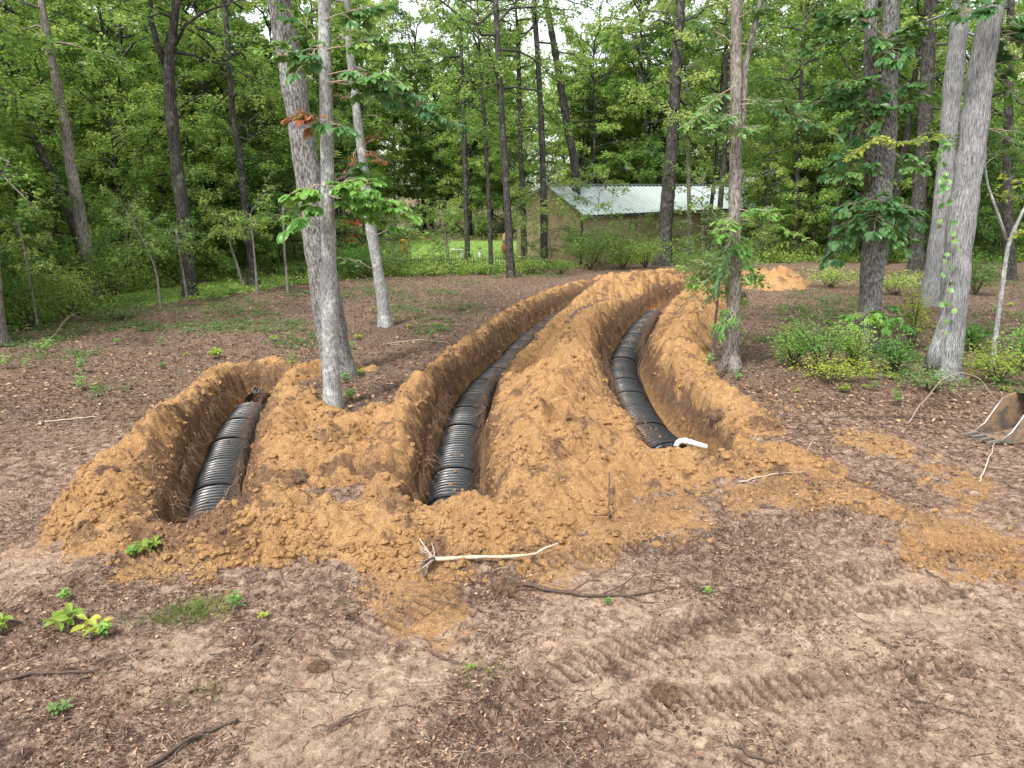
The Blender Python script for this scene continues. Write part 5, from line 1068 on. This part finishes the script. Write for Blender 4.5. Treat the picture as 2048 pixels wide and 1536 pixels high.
# flower pots and yard ornaments
for px, Yp, h_, r_, c_, lab in [(913, 50, .2, .35, (.75, .75, .72), 'low white basin on the bright yard grass'), (960, 46.5, .45, .16, (.75, .73, .7), 'white flower pot behind the right part of the stick fence'), (925, 46.5, .5, .18, (.6, .62, .62), 'pale grey flower pot behind the stick fence'), (808, 49, .9, .16, (.65, .28, .04), 'orange garden barrel beside the red swing'), (690, 48, .35, .16, (.75, .62, .2), 'yellow bucket in front of the red swing')]:
    b = np.array(onY(px, 520, Yp)); b[2] = 0; root = empty('flower_pot', tuple(b)); tag(root, lab, 'pot'); mb = MB()
    rs = [.6, .75, .9, 1.0, 1.08, 1.08, .95, .93]; zs_ = [0, .3, .6, .9, .9, 1.0, 1.0, .85]; n = 14
    V = np.array([[r_*rr*math.cos(2*math.pi*i/n), r_*rr*math.sin(2*math.pi*i/n), h_*zz] for rr, zz in zip(rs, zs_) for i in range(n)]); q_ = np.array([[a*n+i, a*n+(i+1) % n, (a+1)*n+(i+1) % n, (a+1)*n+i] for a in range(7) for i in range(n)]); mb.add(V, [q_, ]); mb.build('pot', simple('glaze', c_, .5, .1), root)
    n = 60; leaves('plant', gau(n, 3)*[r_*.5, r_*.5, .06]+[0, 0, h_], gau(n, 3)+[0, 0, .6], gau(n, 3)+UP, .12, .06, T_DIA, M['leafbright'], root, rnd(n))
# tall rusty garden ornament by the lichened trunk
b = np.array(onY(1010, 530, 44.5)); b[2] = 0; root = empty('garden_ornament', tuple(b)); tag(root, 'rust brown garden ornament on a post just left of the dark lichened trunk', 'ornament'); mb = MB(); mb.tubes(np.array([[0, 0, 0], [0, 0, .4]]), np.array([.04, .04]), 8); mb.build('post', wd_, root)
mb = MB(); mb.tubes(np.array([[0, 0, .35], [.02, 0, .5], [0, 0, .75], [-.04, 0, .95], [-.02, 0, 1.05]]), np.array([.05, .2, .23, .12, .05]), 14); mb.build('urn_body', simple('rust', (.20, .07, .035), .7), root)
mb = MB(); mb.tubes(np.array([[-.02, 0, 1.0], [-.05, 0, 1.25], [-.02, 0, 1.5], [.08, 0, 1.62]]), np.array([.10, .13, .09, .03]), 10); mb.build('urn_neck', simple('tan_clay', (.38, .26, .16), .7), root)

# ------------------------------------------------------------------ excavator bucket at the right edge
bk = at(2022, 888); bk = np.array([bk.x, bk.y, 0.]); bucket = empty('digger_bucket', tuple(bk)); tag(bucket, 'muddy steel digger bucket with worn teeth resting at the right edge', 'excavator bucket')
ms_, t_, b_ = mat('muddy_steel'); vv = objco(t_); L(t_, mix(t_, ramp(t_, noise(t_, vv, 3.5, 7, .7), [(.43, 0.0), (.57, 1.0)]), (.10, .095, .09), (.30, .19, .11)), b_.inputs['Base Color']); b_.inputs['Roughness'].default_value = .65; bump(t_, b_, noise(t_, vv, 30, 5, .7), .6, .01)
worn = simple('worn_steel', (.33, .30, .26), .35, .2, 20, .6, 0)
# profile in x (to the right) and z; lip with teeth points left
prof = [(-.30, .10), (-.12, .045), (.10, .0), (.40, -.02), (.72, .05), (.98, .28), (1.05, .60), (.92, .92), (.66, 1.08)]
Wb = .62
mb = MB(); V = []; n = len(prof)
for y_ in (0, Wb):
    for x_, z_ in prof: V.append((x_, y_, z_))
    for x_, z_ in prof: V.append((x_*.97+.01, y_, z_+.03))
V = np.array(V); q_ = [[i, i+1, 2*n+i+1, 2*n+i] for i in range(n-1)]+[[n+i+1, n+i, 3*n+i, 3*n+i+1] for i in range(n-1)]; mb.add(V, [np.array(q_)]); mb.build('shell', ms_, bucket, False)
for y_ in (-.012, Wb+.012):
    mb = MB(); P = prof+[(.36, .98), (.15, .62), (-.02, .30)]; m_ = len(P); V = [(x_, y_-.014, z_+.002) for x_, z_ in P]+[(x_, y_+.014, z_+.002) for x_, z_ in P]; mb.add(np.array(V), [np.array([list(range(m_))]), np.array([list(range(2*m_-1, m_-1, -1))]), np.array([[i, (i+1) % m_, m_+(i+1) % m_, m_+i] for i in range(m_)])]); sp_ = mb.build('side_plate', ms_, bucket, False)
    mb = MB(); mb.tubes(np.array([[-.28, y_, .13], [-.03, y_, .33], [.15, y_, .64], [.36, y_, 1.0]]), np.full(4, .022), 6); mb.build('cutting_edge', worn, bucket)
for i in range(4):
    y_ = .04+i*.18; mb = MB(); V = [(-.56, y_-.02, .115), (-.56, y_+.02, .115), (-.56, y_+.02, .14), (-.56, y_-.02, .14), (-.26, y_-.035, .06), (-.26, y_+.035, .06), (-.26, y_+.035, .15), (-.26, y_-.035, .15)]
    mb.add(np.array(V), [np.array([[0, 1, 2, 3], [4, 7, 6, 5], [0, 4, 5, 1], [1, 5, 6, 2], [2, 6, 7, 3], [3, 7, 4, 0]])]); mb.build('tooth', worn, bucket, False)
bucket.rotation_euler = (0, R(-3), R(14)); bucket.scale = (.86, .86, .66)
